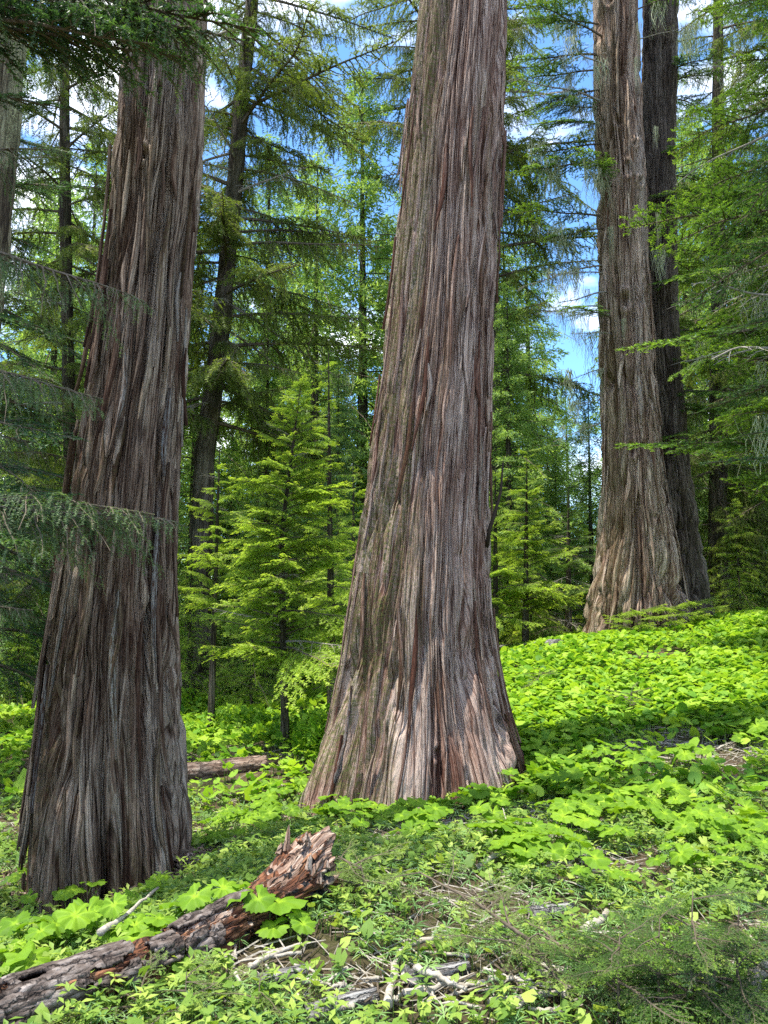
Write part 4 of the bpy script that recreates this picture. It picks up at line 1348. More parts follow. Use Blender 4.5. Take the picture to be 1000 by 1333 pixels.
def cover_mesh(x, y, z, rs, size, h0, h1, n=13, lobes=5, tilt=0.45, tone_mu=0.3, tone_sd=0.16, stalk=True, mat=None):
    m = len(x)
    th, r0 = leaf_outline(n, lobes, 3)
    yaw = rs.uniform(0, 2 * PI, m)
    s = size * rs.uniform(0.55, 1.2, m)
    hh = rs.uniform(h0, h1, m)
    tx = rs.normal(0, tilt, m)
    ty = rs.normal(-0.15, tilt, m)
    Lx = np.concatenate([[0.0], r0 * np.cos(th)])
    Ly = np.concatenate([[0.0], r0 * np.sin(th)])
    Lz = np.concatenate([[0.0], -0.16 * r0 ** 2 + 0.12 * np.cos(th * lobes)])
    cx = Lx[None] * np.cos(yaw)[:, None] - Ly[None] * np.sin(yaw)[:, None]
    cy = Lx[None] * np.sin(yaw)[:, None] + Ly[None] * np.cos(yaw)[:, None]
    cz = Lz[None] + cx * tx[:, None] + cy * ty[:, None]
    jit = rs.uniform(0.88, 1.12, cx.shape)
    V = np.stack([x[:, None] + cx * s[:, None] * jit, y[:, None] + cy * s[:, None] * jit, (z + hh)[:, None] + cz * s[:, None]], -1)
    nv = n + 1
    f = np.stack([np.zeros(n - 1, int), 1 + np.arange(n - 1), 2 + np.arange(n - 1)], -1)
    Fa = (f[None] + (np.arange(m) * nv)[:, None, None]).reshape(-1, 3)
    tone = np.repeat(np.clip(rs.normal(tone_mu, tone_sd, m), 0, 1), nv)
    V = V.reshape(-1, 3)
    mi = np.zeros(len(Fa), int)
    if stalk:
        b = len(V)
        S = np.stack([np.stack([x + 0.004, y, z - 0.01], -1), np.stack([x - 0.004, y, z - 0.01], -1), np.stack([x, y, z + hh], -1)], 1).reshape(-1, 3)
        V = np.concatenate([V, S])
        Fb = b + np.arange(3 * m).reshape(-1, 3)
        Fa = np.concatenate([Fa, Fb])
        mi = np.concatenate([mi, np.ones(m, int)])
        tone = np.concatenate([tone, np.full(3 * m, 0.4)])
    return mesh_from('leaves', V, Fa, [mat or M['cover'], M['stem']], mi, {'tone': tone}, True)


def stuff(name, me, label):
    return tag(link(name, me), label, None, None, 'stuff')


# slope on the right and up to its crest
def dslope(x, y):
    patch = sstep(-0.55, -0.05, fbm(x * 1.1, y * 1.1, 61, oct=3))
    return clear(x, y) * (1 - 0.95 * bare(x, y)) * (0.35 + 0.65 * patch) * sstep(5.2, 6.6, y - 0.15 * np.abs(x) + 0.6 * (x > 1.2))


x, y, z, rs_ = scatter(30000, (0.3, 9.0, 5.0, 14.5), 1, dslope)
stuff('slope_leaves', cover_mesh(x, y, z, rs_, 0.050, 0.04, 0.17, 10, 5, 0.42, 0.48, 0.22), 'bright green leafy carpet covering the sunny slope')
x, y, z, rs_ = scatter(9000, (-9, 0.6, 6.6, 16.5), 2, lambda x, y: clear(x, y) * (0.35 + 0.65 * sstep(-0.4, 0.1, fbm(x, y, 62, oct=3))))
stuff('glade_leaves', cover_mesh(x, y, z, rs_, 0.060, 0.05, 0.20, 11, 5, 0.45, 0.55, 0.2), 'yellow-green leafy carpet in the sunny glade')


x, y, z, rs_ = scatter(7000, (-16, 8, 16.0, 30.0), 8, lambda x, y: np.ones(len(x)))
stuff('distant_undergrowth', cover_mesh(x, y, z, rs_, 0.13, 0.1, 0.6, 9, 3, 0.6, 0.4, 0.2, False, M['herb']), 'dim leafy undergrowth between the distant trees')


# low herbs close to the camera: small round and lance leaves
def dherb(x, y):
    return clear(x, y) * (1 - 0.92 * bare(x, y)) * (0.15 + 0.85 * sstep(-0.35, 0.15, fbm(x * 2.2, y * 2.2, 63, oct=3)))


x, y, z, rs_ = scatter(15000, (-5, 5, 2.1, 8.0), 3, dherb)
stuff('low_herbs', cover_mesh(x, y, z, rs_, 0.024, 0.01, 0.11, 7, 3, 0.5, 0.3, 0.2, True, M['herb']), 'small-leaved herbs mixed over the forest floor')


def lance(x, y, z, rs, L, W, per, h, mat, up=0.5):
    """whorls of narrow leaves on short stems"""
    m = len(x)
    k = m * per
    xi = np.repeat(x, per)
    yi = np.repeat(y, per)
    hh = np.repeat(rs.uniform(h * 0.4, h, m), per) * rs.uniform(0.75, 1.1, k)
    zi = np.repeat(z, per) + hh
    a = np.tile(np.arange(per) * 2 * PI / per, m) + np.repeat(rs.rand(m) * 6, per) + rs.normal(0, 0.15, k)
    s = np.repeat(rs.uniform(0.6, 1.2, m), per) * rs.uniform(0.8, 1.1, k)
    el = rs.normal(up * 0.6, 0.25, k)
    d = np.stack([np.cos(a) * np.cos(el), np.sin(a) * np.cos(el), np.sin(el)], -1)
    sd_ = np.stack([-np.sin(a), np.cos(a), rs.normal(0, 0.2, k)], -1)
    b = np.stack([xi, yi, zi], -1)
    l_ = (L * s)[:, None]
    w_ = (W * s)[:, None]
    dn = np.array([0, 0, -1.0])
    V = np.stack([b, b + d * l_ * 0.45 - sd_ * w_ + dn * l_ * 0.02, b + d * l_ * 0.5 + dn * l_ * 0.10, b + d * l_ * 0.45 + sd_ * w_ + dn * l_ * 0.02, b + d * l_ + dn * l_ * 0.22], 1).reshape(-1, 3)
    f = np.array([(0, 1, 2), (0, 2, 3), (1, 4, 2), (2, 4, 3)])
    Fa = (f[None] + (np.arange(k) * 5)[:, None, None]).reshape(-1, 3)
    tone = np.repeat(np.repeat(np.clip(rs.normal(0.35, 0.2, m), 0, 1), per), 5)
    mi = np.zeros(len(Fa), int)
    S = np.stack([np.stack([x + 0.0025, y, z - 0.01], -1), np.stack([x - 0.0025, y, z - 0.01], -1), np.stack([x, y, z + h * 0.8], -1)], 1).reshape(-1, 3)
    Fb = len(V) + np.arange(3 * m).reshape(-1, 3)
    return mesh_from('whorls', np.concatenate([V, S]), np.concatenate([Fa, Fb]), [mat, M['stem']], np.concatenate([mi, np.ones(m, int)]),
                     {'tone': np.concatenate([tone, np.full(3 * m, 0.4)])}, True)


x, y, z, rs_ = scatter(3200, (-4, 4, 2.1, 6.2), 4, dherb)
stuff('lance_leaved_herbs', lance(x, y, z, rs_, 0.05, 0.009, 6, 0.13, M['herb']), 'herbs with whorled narrow leaves near the path')
x, y, z, rs_ = scatter(5500, (-4.5, 4.5, 2.1, 7.0), 5, dherb)
stuff('feathery_seedlings', lance(x, y, z, rs_, 0.06, 0.0035, 11, 0.08, M['cedar'], 0.2), 'feathery grey-green seedlings carpeting the forest floor')


def litter(n, seed, region, lmin, lmax, w):
    x, y, z, rs = scatter(n, region, seed, lambda x, y: clear(x, y, -0.1) * (0.4 + 0.6 * bare(x, y)))
    m = len(x)
    a = rs.uniform(0, PI, m)
    L = rs.uniform(lmin, lmax, m) ** 1.0
    ww = w * rs.uniform(0.4, 1.4, m)
    dx, dy = np.cos(a), np.sin(a)
    x2, y2 = x + dx * L, y + dy * L
    z2 = gz(x2, y2)
    e1 = rs.uniform(0.0, 0.03, m)
    e2 = rs.uniform(0.0, 0.05, m)
    A = np.stack([x, y, z + e1], -1)
    Bp = np.stack([x2, y2, z2 + e2], -1)
    mid_ = (A + Bp) / 2 + rs.normal(0, 0.04, (m, 3)) * L[:, None]
    sd_ = np.stack([-dy, dx, dx * 0], -1) * ww[:, None]
    up_ = np.array([0, 0, 1.0]) * ww[:, None] * 1.3
    V = np.stack([A - sd_, A + sd_, A + up_, mid_ - sd_, mid_ + sd_, mid_ + up_, Bp - sd_ * 0.5, Bp + sd_ * 0.5, Bp + up_ * 0.5], 1).reshape(-1, 3)
    f = []
    for o in (0, 3):
        f += [(o, o + 3, o + 5), (o, o + 5, o + 2), (o + 2, o + 5, o + 4), (o + 2, o + 4, o + 1)]
    Fa = (np.array(f)[None] + (np.arange(m) * 9)[:, None, None]).reshape(-1, 3)
    mi = np.repeat((rs.rand(m) < 0.45).astype(int), 8)
    return mesh_from('litter', V, Fa, [M['stick'], M['twig']], mi, None, False)


stuff('twig_litter', litter(8500, 11, (-5, 5.5, 2.1, 9.0), 0.04, 0.30, 0.0028), 'thin pale twigs and needles littering the forest floor')

# shed bark heaped round the feet of the big trunks
def shed(cx, cy, r0, r1, n, seed, label):
    rs = np.random.RandomState(seed)
    a = rs.rand(n) * 2 * PI
    r = r0 + (r1 - r0) * rs.rand(n) ** 1.6
    x = cx + r * np.cos(a)
    y = cy + r * np.sin(a)
    t = (r - r0) / (r1 - r0)
    z = gz(x, y) + 0.10 * (1 - t) ** 2 * rs.rand(n) + 0.01
    yaw = a + rs.normal(0, 0.9, n)
    L = rs.uniform(0.03, 0.13, n)
    w = rs.uniform(0.004, 0.013, n)
    d = np.stack([np.cos(yaw), np.sin(yaw), -0.5 * (1 - t) + rs.normal(0, 0.25, n)], -1) * L[:, None]
    s_ = np.stack([-np.sin(yaw), np.cos(yaw), rs.normal(0, 0.4, n)], -1) * w[:, None]
    p = np.stack([x, y, z], -1)
    u = np.array([0, 0, 1.0]) * w[:, None] * 0.7
    V = np.stack([p - s_, p + s_, p + d + s_ * 0.6, p + d - s_ * 0.6, p + d * 0.5 + u], 1).reshape(-1, 3)
    f = np.array([(0, 1, 4), (1, 2, 4), (2, 3, 4), (3, 0, 4)])
    Fa = (f[None] + (np.arange(n) * 5)[:, None, None]).reshape(-1, 3)
    stuff('bark_litter', mesh_from('bark_litter', V, Fa, [M['rot_pale'], M['twig']], np.repeat((rs.rand(n) < 0.5).astype(int), 4), None, False,
                                   V[:, :2] * 1.0), label)


shed(P(145, 1100, 5.0)[0], 5.0, 0.42, 0.85, 2600, 91, 'shed bark flakes heaped round the foot of the dark grey-brown trunk')
shed(P(548, 1000, 6.6)[0], 6.6, 0.80, 1.35, 3600, 92, 'shed bark flakes heaped round the foot of the middle trunk')
shed(P(828, 800, 13.0)[0], 13.0, 0.85, 1.5, 2500, 93, 'shed bark flakes round the foot of the tan trunk')

# soft leafy bushes between the sapling and the trunks
rs = np.random.RandomState(31)


def bush(px, py, r, h, n, label, seed, mat=None, size=0.05):
    p = G(px, py)
    rs = np.random.RandomState(seed)
    root = thing('leafy_bush', label, 'bush', p)
    u = rs.rand(n) ** 0.5 * r
    a = rs.rand(n) * 2 * PI
    x = u * np.cos(a)
    y = u * np.sin(a)
    top = h * (1 - (u / r) ** 2 * 0.6)
    z = top * rs.uniform(0.15, 1.0, n)
    link('foliage', cover_mesh(x, y, z * 0, rs, size, 0, 0.0001, 8, 3, 0.7, 0.5, 0.2, False, mat or M['cover']), root)
    me = root.children[0].data
    co = np.zeros(len(me.vertices) * 3, np.float32)
    me.vertices.foreach_get('co', co)
    co = co.reshape(-1, 3)
    co[:, 2] += np.repeat(z, 9)
    me.vertices.foreach_set('co', co.ravel())
    me.update()
    g = Geo()
    for i in range(14):
        k = rs.randint(n)
        v, f = tube([(x[k] * 0.15, y[k] * 0.15, -0.03), (x[k] * 0.6, y[k] * 0.6, z[k] * 0.6), (x[k], y[k], z[k])], [0.006, 0.004, 0.002], 4, False)
        g.add(v, f, 0, 0.3)
    link('stem', g.build('stem', [M['twig']]), root)


bush(436, 978, 0.45, 0.5, 1100, 'leafy bush beside the flared left foot of the middle trunk', 1, size=0.034)
bush(310, 958, 0.7, 0.4, 1200, 'glowing yellow-green bush behind the short brown log', 2, size=0.038)
bush(255, 935, 0.8, 0.5, 1100, 'leafy green bush just right of the dark grey-brown trunk', 3, size=0.04)
bush(400, 965, 0.45, 0.35, 800, 'low leafy bush behind the young fir stem', 4, size=0.034)
bush(740, 822, 0.8, 0.9, 700, 'leafy bush at the crest beside the tan trunk', 5, size=0.07)
bush(670, 838, 0.8, 1.0, 700, 'leafy bush at the crest beside the middle trunk', 6, size=0.07)
bush(20, 915, 1.2, 0.9, 900, 'shady leafy bush beyond the glade at the left margin', 7, M['herb'], size=0.07)


# ------------------------------------------------------------------ logs
def log_mesh(a, b, r0, r1, mat, seed, nu=40, nv=90, rough=0.10, cellu=9, cellv=0.22, jag=0.0, bend=0.0, arc=None, lift=0.0, thick=None, cuts=0.0, holes=0.0):
    """log from a to b in world; returns verts around origin a; arc=(th0, th1) for a shell of bark"""
    a = np.asarray(a, float)
    b = np.asarray(b, float)
    ax = b - a
    L = np.linalg.norm(ax)
    e1 = ax / L
    e2 = np.cross([0, 0, 1.0], e1)
    e2 /= np.linalg.norm(e2)
    e3 = np.cross(e1, e2)
    s = np.linspace(0, 1, nv)
    th = np.arange(nu) / nu * 2 * PI if arc is None else np.linspace(arc[0], arc[1], nu)
    TH, S = np.meshgrid(th, s)
    rr = (r0 + (r1 - r0) * S)
    F1, F2, rid, dv = voronoi(TH / (2 * PI) * cellu + 0.5 * fbm(TH / (2 * PI) * 6, S * L * 3, seed, 6, 2), S * L / cellv, cellu, seed + 1)
    h = rough * rr * (sstep(0, 0.16, F2 - F1) * (0.4 + 0.9 * rid) - 0.6) + rough * 0.8 * rr * fbm(TH / (2 * PI) * 24, S * L * 14, seed + 2, 24, 4) + 0.25 * rr * fbm(TH / (2 * PI) * 5, S * L * 3, seed + 3, 5, 2) * (rough > 0.15)
    R = rr + h + lift
    S2 = S + (jag / L) * (fbm(TH / (2 * PI) * 9, TH * 0, seed + 5, 9, 3) * S ** 3) if jag else S
    X = S2 * L
    off = bend * np.sin(S * PI)
    V = X[..., None] * e1 + (R * np.cos(TH))[..., None] * e2 + (R * np.sin(TH) + off)[..., None] * e3
    V = V.reshape(-1, 3)
    i = np.arange(nv - 1)[:, None] * nu
    if arc is None:
        j = np.arange(nu)[None, :]
        j2 = (j + 1) % nu
    else:
        j = np.arange(nu - 1)[None, :]
        j2 = j + 1
    f = np.stack([i + j, i + j2, i + nu + j2, i + nu + j], -1).reshape(-1, 4)
    f = np.concatenate([f[:, [0, 1, 2]], f[:, [0, 2, 3]]])
    if holes:            # bark has fallen away in irregular patches
        hn = fbm(TH / (2 * PI) * 7, S * L * 4.5, seed + 9, 7, 4).ravel()
        keep = hn[f].mean(1) < holes
        edge = np.minimum(S, 1.0).ravel()[f].mean(1)
        keep &= ~((edge > 0.8) & (hn[f].mean(1) > -0.25))
        f = f[keep]
    if arc is None:      # recessed end caps
        c0 = len(V)
        V = np.concatenate([V, [-e1 * 0.01 + e1 * 0.02], [e1 * L * 0.985 + e3 * bend * 0]])
        jj = np.arange(nu)
        f = np.concatenate([f, np.stack([np.full(nu, c0), (jj + 1) % nu, jj], -1), np.stack([np.full(nu, c0 + 1), (nv - 1) * nu + jj, (nv - 1) * nu + (jj + 1) % nu], -1)])
    uvl = np.stack([TH.ravel() * r0, (S * L).ravel()], -1)
    uvl = np.concatenate([uvl, np.zeros((len(V) - len(uvl), 2))])
    me = mesh_from('log', V, f, [mat], None, None, True, uvl)
    if arc is not None:
        pass
    return me, (e1, e2, e3, L)


def solid(o, t):
    m = o.modifiers.new('thickness', 'SOLIDIFY')
    m.thickness = t
    m.offset = 1


# main fallen log: bark-covered left part, rotten middle, splintered flared end
A0 = G(-60, 1372)
A1 = G(225, 1268)
A2 = G(402, 1178)
for q in (A0, A1, A2):
    print('log', q, gz(q[0], q[1]))
A0[2] = float(gz(A0[0], A0[1])) + 0.055
A1[2] = float(gz(A1[0], A1[1])) + 0.065
log = thing('fallen_log', 'rotting fallen log with peeling dark bark, charred hollow and splintered upright end', 'log', A0)
mm, fr = log_mesh(A0, A1, 0.086, 0.079, M['rot'], 601, nu=90, nv=200, rough=0.20, cellu=20, cellv=0.22)
link('rotten_wood', mm, log)
_s0 = -np.cross([0, 0, 1.0], (A1 - A0))[1]      # > 0: angle 0 faces the camera
mm, fr = log_mesh(A0, A0 + (A1 - A0) * 0.95, 0.096, 0.090, M['logbark'], 603, 130, 300, rough=0.11, cellu=22, cellv=0.24, arc=(-0.25 if _s0 > 0 else 0.2, PI + (0.25 if _s0 < 0 else -0.2)), holes=0.12)
o = link('bark', mm, log)
solid(o, 0.012)
# small patches of bark further along
for (t0, t1, a0, a1, sd_) in [(0.84, 1.0, 1.6, 2.9, 5), (0.30, 0.55, -0.6, 0.2, 6), (0.0, 0.28, -0.9, 0.2, 8)]:
    mm, fr = log_mesh(A0 + (A1 - A0) * t0, A0 + (A1 - A0) * t1, 0.088, 0.083, M['logbark'], 610 + sd_, 20, 40, rough=0.2, cellu=20, cellv=0.08, arc=(a0, a1))
    o = link('bark', mm, log, (A1 - A0) * t0)
    solid(o, 0.01)
# upper part: widens into the splintered end
A2[2] = float(gz(A2[0], A2[1])) + 0.08
mid_ax = A2 - A1


def splinter_end():
    a, b = A1, A2
    ax = b - a
    L = np.linalg.norm(ax)
    e1 = ax / L
    e2 = np.cross([0, 0, 1.0], e1)
    e2 /= np.linalg.norm(e2)
    e3 = np.cross(e1, e2)
    nu, nv = 110, 190
    s = np.linspace(0, 1, nv)
    th = np.arange(nu) / nu * 2 * PI
    TH, S = np.meshgrid(th, s)
    rr = 0.080 + 0.068 * sstep(0.45, 0.95, S) + 0.0 * S
    # jagged crest: the end is longest on top and breaks into fangs
    up = np.sin(TH)
    fang = 0.5 + 0.5 * fbm(TH / (2 * PI) * 15, TH * 0, 71, 15, 3)
    ext = 0.13 * np.clip(up, 0, 1) ** 2 * fang * 1.3 + 0.05 * fang - 0.12 * np.clip(-up, 0, 1)
    F1, F2, rid, dv = voronoi(TH / (2 * PI) * 30 + 1.6 * fbm(TH / (2 * PI) * 6, S * 5, 72, 6, 2), S * L / 0.28, 30, 73)
    fib = vnoise(TH / (2 * PI) * 60, S * 16, 75, 60)
    h = 0.022 * (sstep(0, 0.3, F2 - F1) * (0.3 + 1.2 * rid) - 0.6) + 0.010 * fib + 0.03 * fbm(TH / (2 * PI) * 5, S * 4, 74, 5, 3) * S
    # burnt hollow on the side facing the camera
    da = np.angle(np.exp(1j * (TH - HOLL_A)))
    hol = np.exp(-(da / 0.55) ** 2 - ((S - 0.78) / 0.16) ** 2)
    h = h - 0.085 * hol
    R = rr + h
    X = S * L + ext * S ** 4
    rise = 0.07 * sstep(0.72, 1.0, S) * np.clip(up, 0, 1) ** 1.5 * (0.5 + fang) * 1.1
    V = a * 0 + X[..., None] * e1 + (R * np.cos(TH))[..., None] * e2 + (R * up)[..., None] * e3 + rise[..., None] * np.array([-0.15, 0, 1.0])
    V = V.reshape(-1, 3)
    i = np.arange(nv - 1)[:, None] * nu
    j = np.arange(nu)[None, :]
    j2 = (j + 1) % nu
    f = np.stack([i + j, i + j2, i + nu + j2, i + nu + j], -1).reshape(-1, 4)
    # inner face going back into the hollow end
    c0 = len(V)
    last = V[-nu:]
    cen = e1 * L * 0.9
    inner = cen + (last - cen) * 0.55 - e1 * 0.05
    V = np.concatenate([V, inner, [e1 * L * 0.72]])
    jj = np.arange(nu)
    f2 = np.stack([(nv - 1) * nu + jj, (nv - 1) * nu + (jj + 1) % nu, c0 + (jj + 1) % nu, c0 + jj], -1)
    f3 = np.stack([c0 + jj, c0 + (jj + 1) % nu, np.full(nu, c0 + nu)], -1)
    # material per face: charred in the hollow, red rot near it, pale splinters above
    Hf = hol[:-1].ravel()
    Sf = S[:-1].ravel()
    Uf = up[:-1].ravel()
    nz = fbm(TH[:-1] / (2 * PI) * 30, S[:-1] * 14, 77, 30, 4).ravel() * 1.6
    mi = np.where(Hf + 0.3 * nz > 0.24, 2, np.where((Uf + 0.6 * nz > 0.95) | ((Sf < 0.45) & (Uf + nz > 0.75)) | ((Sf > 0.88) & (Uf + nz > 0.1)), 1, 0))
    mi = np.concatenate([mi, np.zeros(nu, int), np.zeros(nu, int)])
    uvb = np.stack([TH.ravel() * 0.15, (S * L).ravel()], -1)
    uvb = np.concatenate([uvb, uvb[-nu:] + [0, 0.1], [[0.3, L]]])
    me = mesh_from('broken_end', V, [np.concatenate([f, f2]), f3], [M['rot'], M['rot_pale'], M['char']], mi, None, True, uvb)
    link('broken_end', me, log, A1 - A0)
    # bark sheet still on the far upper edge
    s0 = 1 if e2[1] < 0 else -1
    for (t0, t1, a0, a1, sd_) in [(0.02, 0.62, 1.35, 2.9, 1), (0.0, 0.30, 0.0, 1.5, 2)]:
        aa = (a0, a1) if s0 > 0 else (PI - a1, PI - a0)
        mb, _ = log_mesh(ax * t0, ax * t1, 0.090, 0.098, M['logbark'], 640 + sd_, 60, 110, rough=0.15, cellu=16, cellv=0.3, arc=aa, holes=0.15)
        ob = link('bark', mb, log, A1 - A0 + ax * t0)
        solid(ob, 0.012)
    # separate fangs
    rs = np.random.RandomState(8)
    for k in range(16):
        t = rs.uniform(0.35, PI - 0.35)
        b0 = e1 * L * rs.uniform(0.86, 0.99) + 0.155 * (math.cos(t) * e2 + math.sin(t) * e3) + np.array([0, 0, 0.07 * math.sin(t) ** 2])
        dd = e1 * rs.uniform(0.1, 0.6) + np.array([-0.1, 0, 1]) * rs.uniform(0.3, 1.0) + rs.normal(0, 0.15, 3)
        ln = rs.uniform(0.03, 0.08) * 1.0
        v, fz = tube([b0 - dd * 0.03, b0 + dd * ln * 0.5, b0 + dd * ln], [0.016, 0.010, 0.001], 4)
        link('splinter', mesh_from('splinter', v, fz, [M['rot_pale'] if rs.rand() < 0.75 else M['rot']], None, None, False, v[:, [0, 2]]), log, A1 - A0)


HOLL_A = PI * 1.15 + 0.0
_e1 = (A2 - A1) / np.linalg.norm(A2 - A1)
_e2 = np.cross([0, 0, 1.0], _e1)
HOLL_A = 0.0 if _e2[1] < 0 else PI          # the side axis that points at the camera
HOLL_A = HOLL_A - 0.35 if HOLL_A == 0 else HOLL_A + 0.35
splinter_end()


def lay_log(name, label, pts, r, mat, seed, cat='log', group=None, rough=0.12, lift=0.6, taper=0.7, cellv=0.25, nu=28):
    """pts photo pixels on the ground"""
    W = np.array([G(*q) for q in pts])
    W[:, 2] += r * lift
    a, b = W[0], W[-1]
    me, _ = log_mesh(a, b, r, r * taper, mat, seed, nu, 60, rough=rough, cellv=cellv)
    o = link(name, me, None, a)
    tag(o, label, cat, group)
    return o


lay_log('short_log', 'short smooth brown log lying in the glade behind the dark grey-brown trunk', [(222, 1018), (348, 1001)], 0.10, M['brown_log'], 620)
lay_log('mossy_log', 'dark log lying at the crest right beside the middle trunk', [(640, 858), (728, 849)], 0.15, M['log_grey'], 621)
lay_log('weathered_log', 'grey cracked log end at the bottom of the picture', [(398, 1332), (490, 1306)], 0.036, M['log_grey'], 622, rough=0.25)
lay_log('weathered_log', 'grey stump-like log under the pale sticks', [(530, 1285), (610, 1270)], 0.034, M['log_grey'], 623, rough=0.25)
lay_log('weathered_log', 'small grey log piece left of the pale lichen stick', [(330, 1290), (400, 1272)], 0.03, M['log_grey'], 624)
lay_log('weathered_log', 'short grey log piece half buried in seedlings', [(690, 1200), (745, 1190)], 0.035, M['log_grey'], 625)


def stick(pts, r, label, mat='stick', lift=0.02, seed=0, group=None, name='fallen_stick', forks=0, h=None):
    rs = np.random.RandomState(seed + 50)
    W = np.array([G(*q) for q in pts])
    W[:, 2] += r + lift
    if h is not None:
        W[:, 2] += np.interp(np.arange(len(W)), np.linspace(0, len(W) - 1, len(h)), h)
    k = 14
    s = np.linspace(0, 1, k)
    so = np.linspace(0, 1, len(W))
    pp = np.stack([np.interp(s, so, W[:, c]) for c in range(3)], -1)
    pp[1:-1] = (pp[:-2] + 2 * pp[1:-1] + pp[2:]) / 4
    pp += rs.normal(0, r * 0.16, pp.shape)
    o0 = pp[0].copy()
    g = Geo()
    v, f = tube(pp - o0, r * (1 - 0.55 * s) * rs.uniform(0.85, 1.15, k), 7)
    g.add(v, f)
    for q in range(forks):
        i = rs.randint(4, k - 2)
        d = (pp[i + 1] - pp[i])
        L = np.linalg.norm(W[-1] - W[0]) * rs.uniform(0.15, 0.35)
        d = d / np.linalg.norm(d) + rs.normal(0, 0.6, 3) * [1, 1, 0.3]
        v, f = tube([pp[i] - o0, pp[i] - o0 + d * L * 0.5, pp[i] - o0 + d * L + [0, 0, -0.01]], [r * 0.5, r * 0.35, r * 0.15], 5)
        g.add(v, f)
    o = link(name, g.build(name, [M[mat]]), None, o0)
    tag(o, label, 'stick', group)


stick([(505, 1330), (512, 1280), (522, 1250), (545, 1238), (600, 1232)], 0.016, 'pale lichen-grey stick bent upward near the bottom edge', seed=1, forks=2)
stick([(525, 1312), (560, 1305), (618, 1283)], 0.013, 'pale straight stick lying under the crossed one', seed=2)
stick([(540, 1288), (572, 1302), (608, 1318)], 0.014, 'blunt brown stick crossing over the pale straight stick', seed=3, lift=0.05)
stick([(640, 1325), (700, 1313), (745, 1303)], 0.017, 'thick silvery stick at the bottom below the needled shrub', seed=4)
stick([(800, 1318), (850, 1303), (930, 1290)], 0.013, 'pale stick under the shady shrub', seed=14)
stick([(622, 1140), (645, 1132), (668, 1133), (680, 1142), (688, 1158)], 0.015, 'curved bleached stick arching over the litter', seed=5, h=[0, 0.05, 0.04, 0])
stick([(325, 1272), (355, 1256), (392, 1240)], 0.013, 'pale straight stick below the log end', seed=6)
stick([(392, 1252), (310, 1262)], 0.008, 'thin grey stick beside the pale straight one', seed=16)
stick([(305, 1280), (316, 1300), (318, 1330)], 0.010, 'pale lichen-spotted stick standing towards the bottom edge', seed=7)
stick([(130, 1262), (165, 1235), (205, 1192)], 0.014, 'long grey stick leaning along the top of the fallen log', seed=8, lift=0.12)
stick([(672, 985), (690, 972), (700, 965)], 0.020, 'pale broken root stub at the right foot of the middle trunk', seed=9, lift=0.03)
stick([(850, 1078), (870, 1062), (878, 1048)], 0.020, 'forked pale stick on the bare patch of the slope', seed=10, forks=2)
stick([(858, 1068), (890, 1058)], 0.010, 'thin pale stick touching the forked one', seed=11)
stick([(760, 1228), (785, 1212), (790, 1200)], 0.022, 'mottled pale stick between the seedlings and the shrub', seed=12)
stick([(627, 1112), (660, 1090), (655, 1085)], 0.006, 'thin upright pale twig leaning over the litter', seed=13, h=[0, 0.12])
stick([(575, 1052), (600, 1065), (618, 1078)], 0.010, 'short brown stick below the middle trunk', seed=15)
stick([(455, 1120), (430, 1150), (440, 1175)], 0.008, 'thin twig just right of the splintered log end', seed=18)
stick([(215, 1108), (235, 1098), (250, 1085)], 0.009, 'pale bent twig by the right foot of the dark grey-brown trunk', seed=17, forks=2)
rs = np.random.RandomState(55)
SZ = [(780, 980, 955, 1015, 14, 'on the bare patch of the slope'), (500, 760, 1080, 1160, 20, 'on the litter below the middle trunk'), (440, 760, 1250, 1330, 25, 'among the weathered logs at the bottom'),
      (250, 440, 1235, 1330, 10, 'on the ground before the fallen log'), (760, 960, 1040, 1110, 10, 'low on the slope near the forked stick')]
sl_ = [(xx, rs.uniform(z[2], z[3]), '%s small dry stick from the left %s' % (ORD[k], z[5])) for z in SZ for k, xx in enumerate(sorted(rs.uniform(z[0], z[1], z[4])))]
for i, (px, py, slab) in enumerate(sl_):
    dx, dy = rs.uniform(-60, 60), rs.uniform(-18, 18)
    stick([(px, py), (px + dx / 2, py + dy / 2 + rs.uniform(-4, 4)), (px + dx, py + dy)], rs.uniform(0.005, 0.012), slab, seed=60 + i,
          group='small dry sticks on the forest floor', forks=rs.randint(0, 2))
# sloping mossy branch in the bottom right corner
stick([(960, 1350), (985, 1318), (1030, 1290)], 0.030, 'thick dark mottled branch rising in the bottom right corner', 'dead_twig', seed=20, h=[0.0, 0.10])
# bent stem on the right edge of the middle trunk
bs = P(636, 700, 6.5)
v, f = tube(np.array([P(634, 712, 6.35), P(637, 690, 6.3), P(645, 665, 6.3), P(652, 640, 6.35), P(655, 600, 6.4)]) - bs, [0.018, 0.017, 0.014, 0.012, 0.006], 7)
link('dead_branch', mesh_from('dead_branch', v, f, [M['bark_thin']]), t_mid, bs)

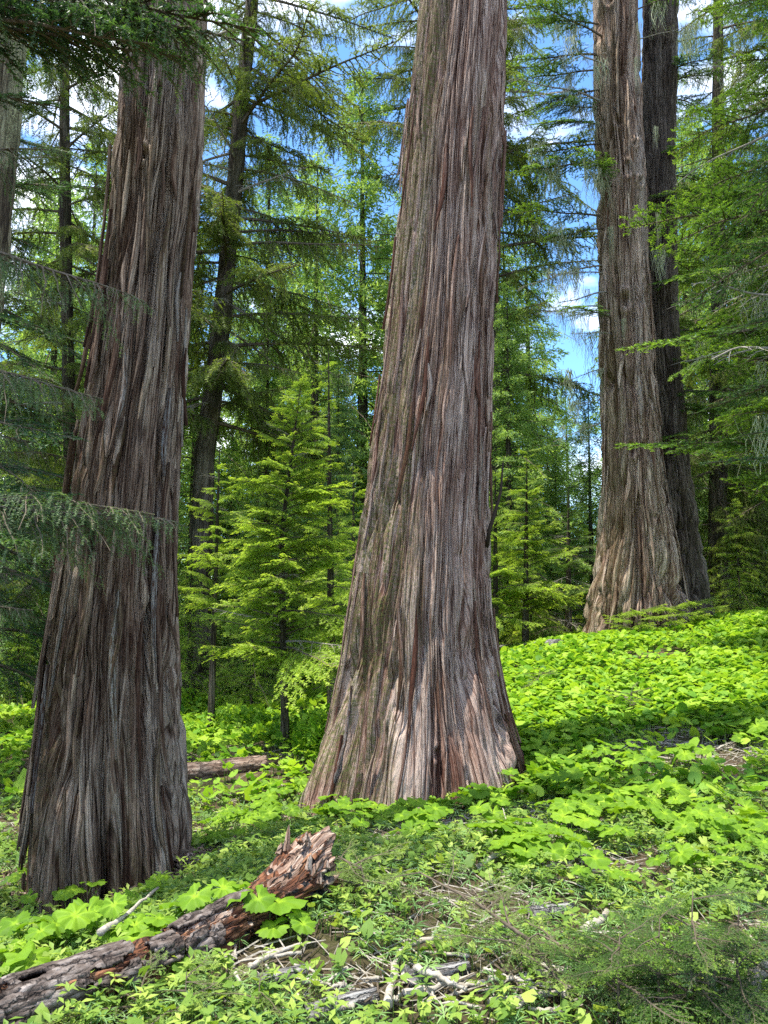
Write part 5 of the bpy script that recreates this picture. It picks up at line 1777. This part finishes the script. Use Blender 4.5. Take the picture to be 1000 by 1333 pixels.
# ------------------------------------------------------------------ needled shrub and saplings close to the camera
def shrub(name, label, pts, d, boughs, seed, kind='yew', r=0.012, cat='shrub'):
    rs = np.random.RandomState(seed)
    W = np.array([P(px, py, dd) for (px, py, dd) in pts])
    g0 = float(gz(W[0, 0], W[0, 1]))
    W = np.concatenate([[[W[0, 0], W[0, 1], g0 - 0.03]], W])
    root = thing(name, label, cat, W[0])
    s = np.linspace(0, 1, len(W))
    v, f = tube(W - W[0], r * (1 - 0.75 * s), 6)
    link('stem', mesh_from('stem', v, f, [M['twig']]), root)
    for i in range(boughs):
        t = 0.15 + 0.85 * (i + rs.rand()) / boughs
        p = np.array([np.interp(t, s, W[:, c]) for c in range(3)]) - W[0]
        a = i * 2.399 + rs.uniform(-0.4, 0.4)
        L = rs.uniform(0.22, 0.42) * (1.15 - 0.5 * t)
        link('branch', B[kind][rs.randint(3)], root, p, (rs.uniform(-0.4, 0.4), rs.uniform(-0.35, 0.15), a), L / {'yew': 0.7, 'young': 1.1, 'hem': 1.6, 'blue': 1.6, 'fir': 1.8}[kind])
    return root


shrub('yew_shrub', 'sparse needled shrub with a long stem leaning over the litter', [(722, 1265, 2.75), (690, 1225, 2.78), (620, 1175, 2.9), (545, 1135, 3.0)], 0, 13, 1)
shrub('yew_shrub', 'low needled shrub to the right of the leaning shrub', [(800, 1270, 2.7), (760, 1245, 2.75), (700, 1215, 2.85)], 0, 8, 2)
shrub('yew_shrub', 'small dense needled shrub above the splintered log end', [(480, 1170, 3.6), (470, 1130, 3.6), (440, 1115, 3.6)], 0, 12, 3)
for i, (px, py, top, lab) in enumerate([(857, 1290, 1195, 'thin-stemmed fir seedling left of the taller one'), (900, 1300, 1160, 'tallest fir seedling with a dark upright stem'),
                                        (805, 1300, 1215, 'short fir seedling beside the shady shrub'), (960, 1290, 1180, 'bushy fir seedling near the right margin'),
                                        (1010, 1290, 1150, 'dark fir seedling leaning in from the right margin'), (930, 1320, 1230, 'low dark fir seedling at the bottom')]):
    shrub('fir_seedling', lab, [(px, py - 20, 2.55), (px, (py + top) / 2, 2.55), (px + 2, top, 2.55)], 0, 9, 30 + i, 'blue' if i > 3 else 'fir', 0.006, 'seedling')
for i, (px, py, top, lab) in enumerate([(240, 1345, 1265, 'feathery seedling in front of the fallen log'), (180, 1340, 1290, 'low feathery seedling at the bottom left'),
                                        (335, 1350, 1280, 'pale feathery seedling below the pale straight stick'), (820, 935, 895, 'feathery young seedling on the sunny slope'),
                                        (700, 905, 870, 'small seedling on the slope near the middle trunk')]):
    q = G(px, min(py, 1332))
    dd = q[1]
    shrub('feathery_seedling', lab, [(px, py - 15, dd), (px + 3, top, dd)], 0, 12, 50 + i, 'yew', 0.006, 'seedling')
for i, (px, py, lab) in enumerate([(640, 0, 0)][:0]):
    pass
# small ferny plants at the foot of the tan trunk
for i, (px, py, w) in enumerate([(830, 822, 0), (868, 806, 1), (900, 800, 2)]):
    q = P(px, py, 12.0 + 0.2 * i)
    q[2] = float(gz(q[0], q[1]))
    root = thing('small_fir', ['small bright fir at the foot of the tan trunk', 'flat green fir spray below the blackish trunk', 'pale fir seedling beside the blackish trunk'][i], 'seedling', q)
    v, f = tube([(0, 0, -0.05), (0, 0, 0.3), (0.02, 0, 0.5)], [0.015, 0.01, 0.003], 5)
    link('stem', mesh_from('stem', v, f, [M['twig']]), root)
    for k in range(9):
        link('branch', B['young'][k % 4], root, (0, 0, 0.1 + 0.04 * k), (0, -0.2, k * 2.4), 0.5)

print('objects', len(bpy.data.objects), 'tris', sum(len(m.polygons) for m in bpy.data.meshes))
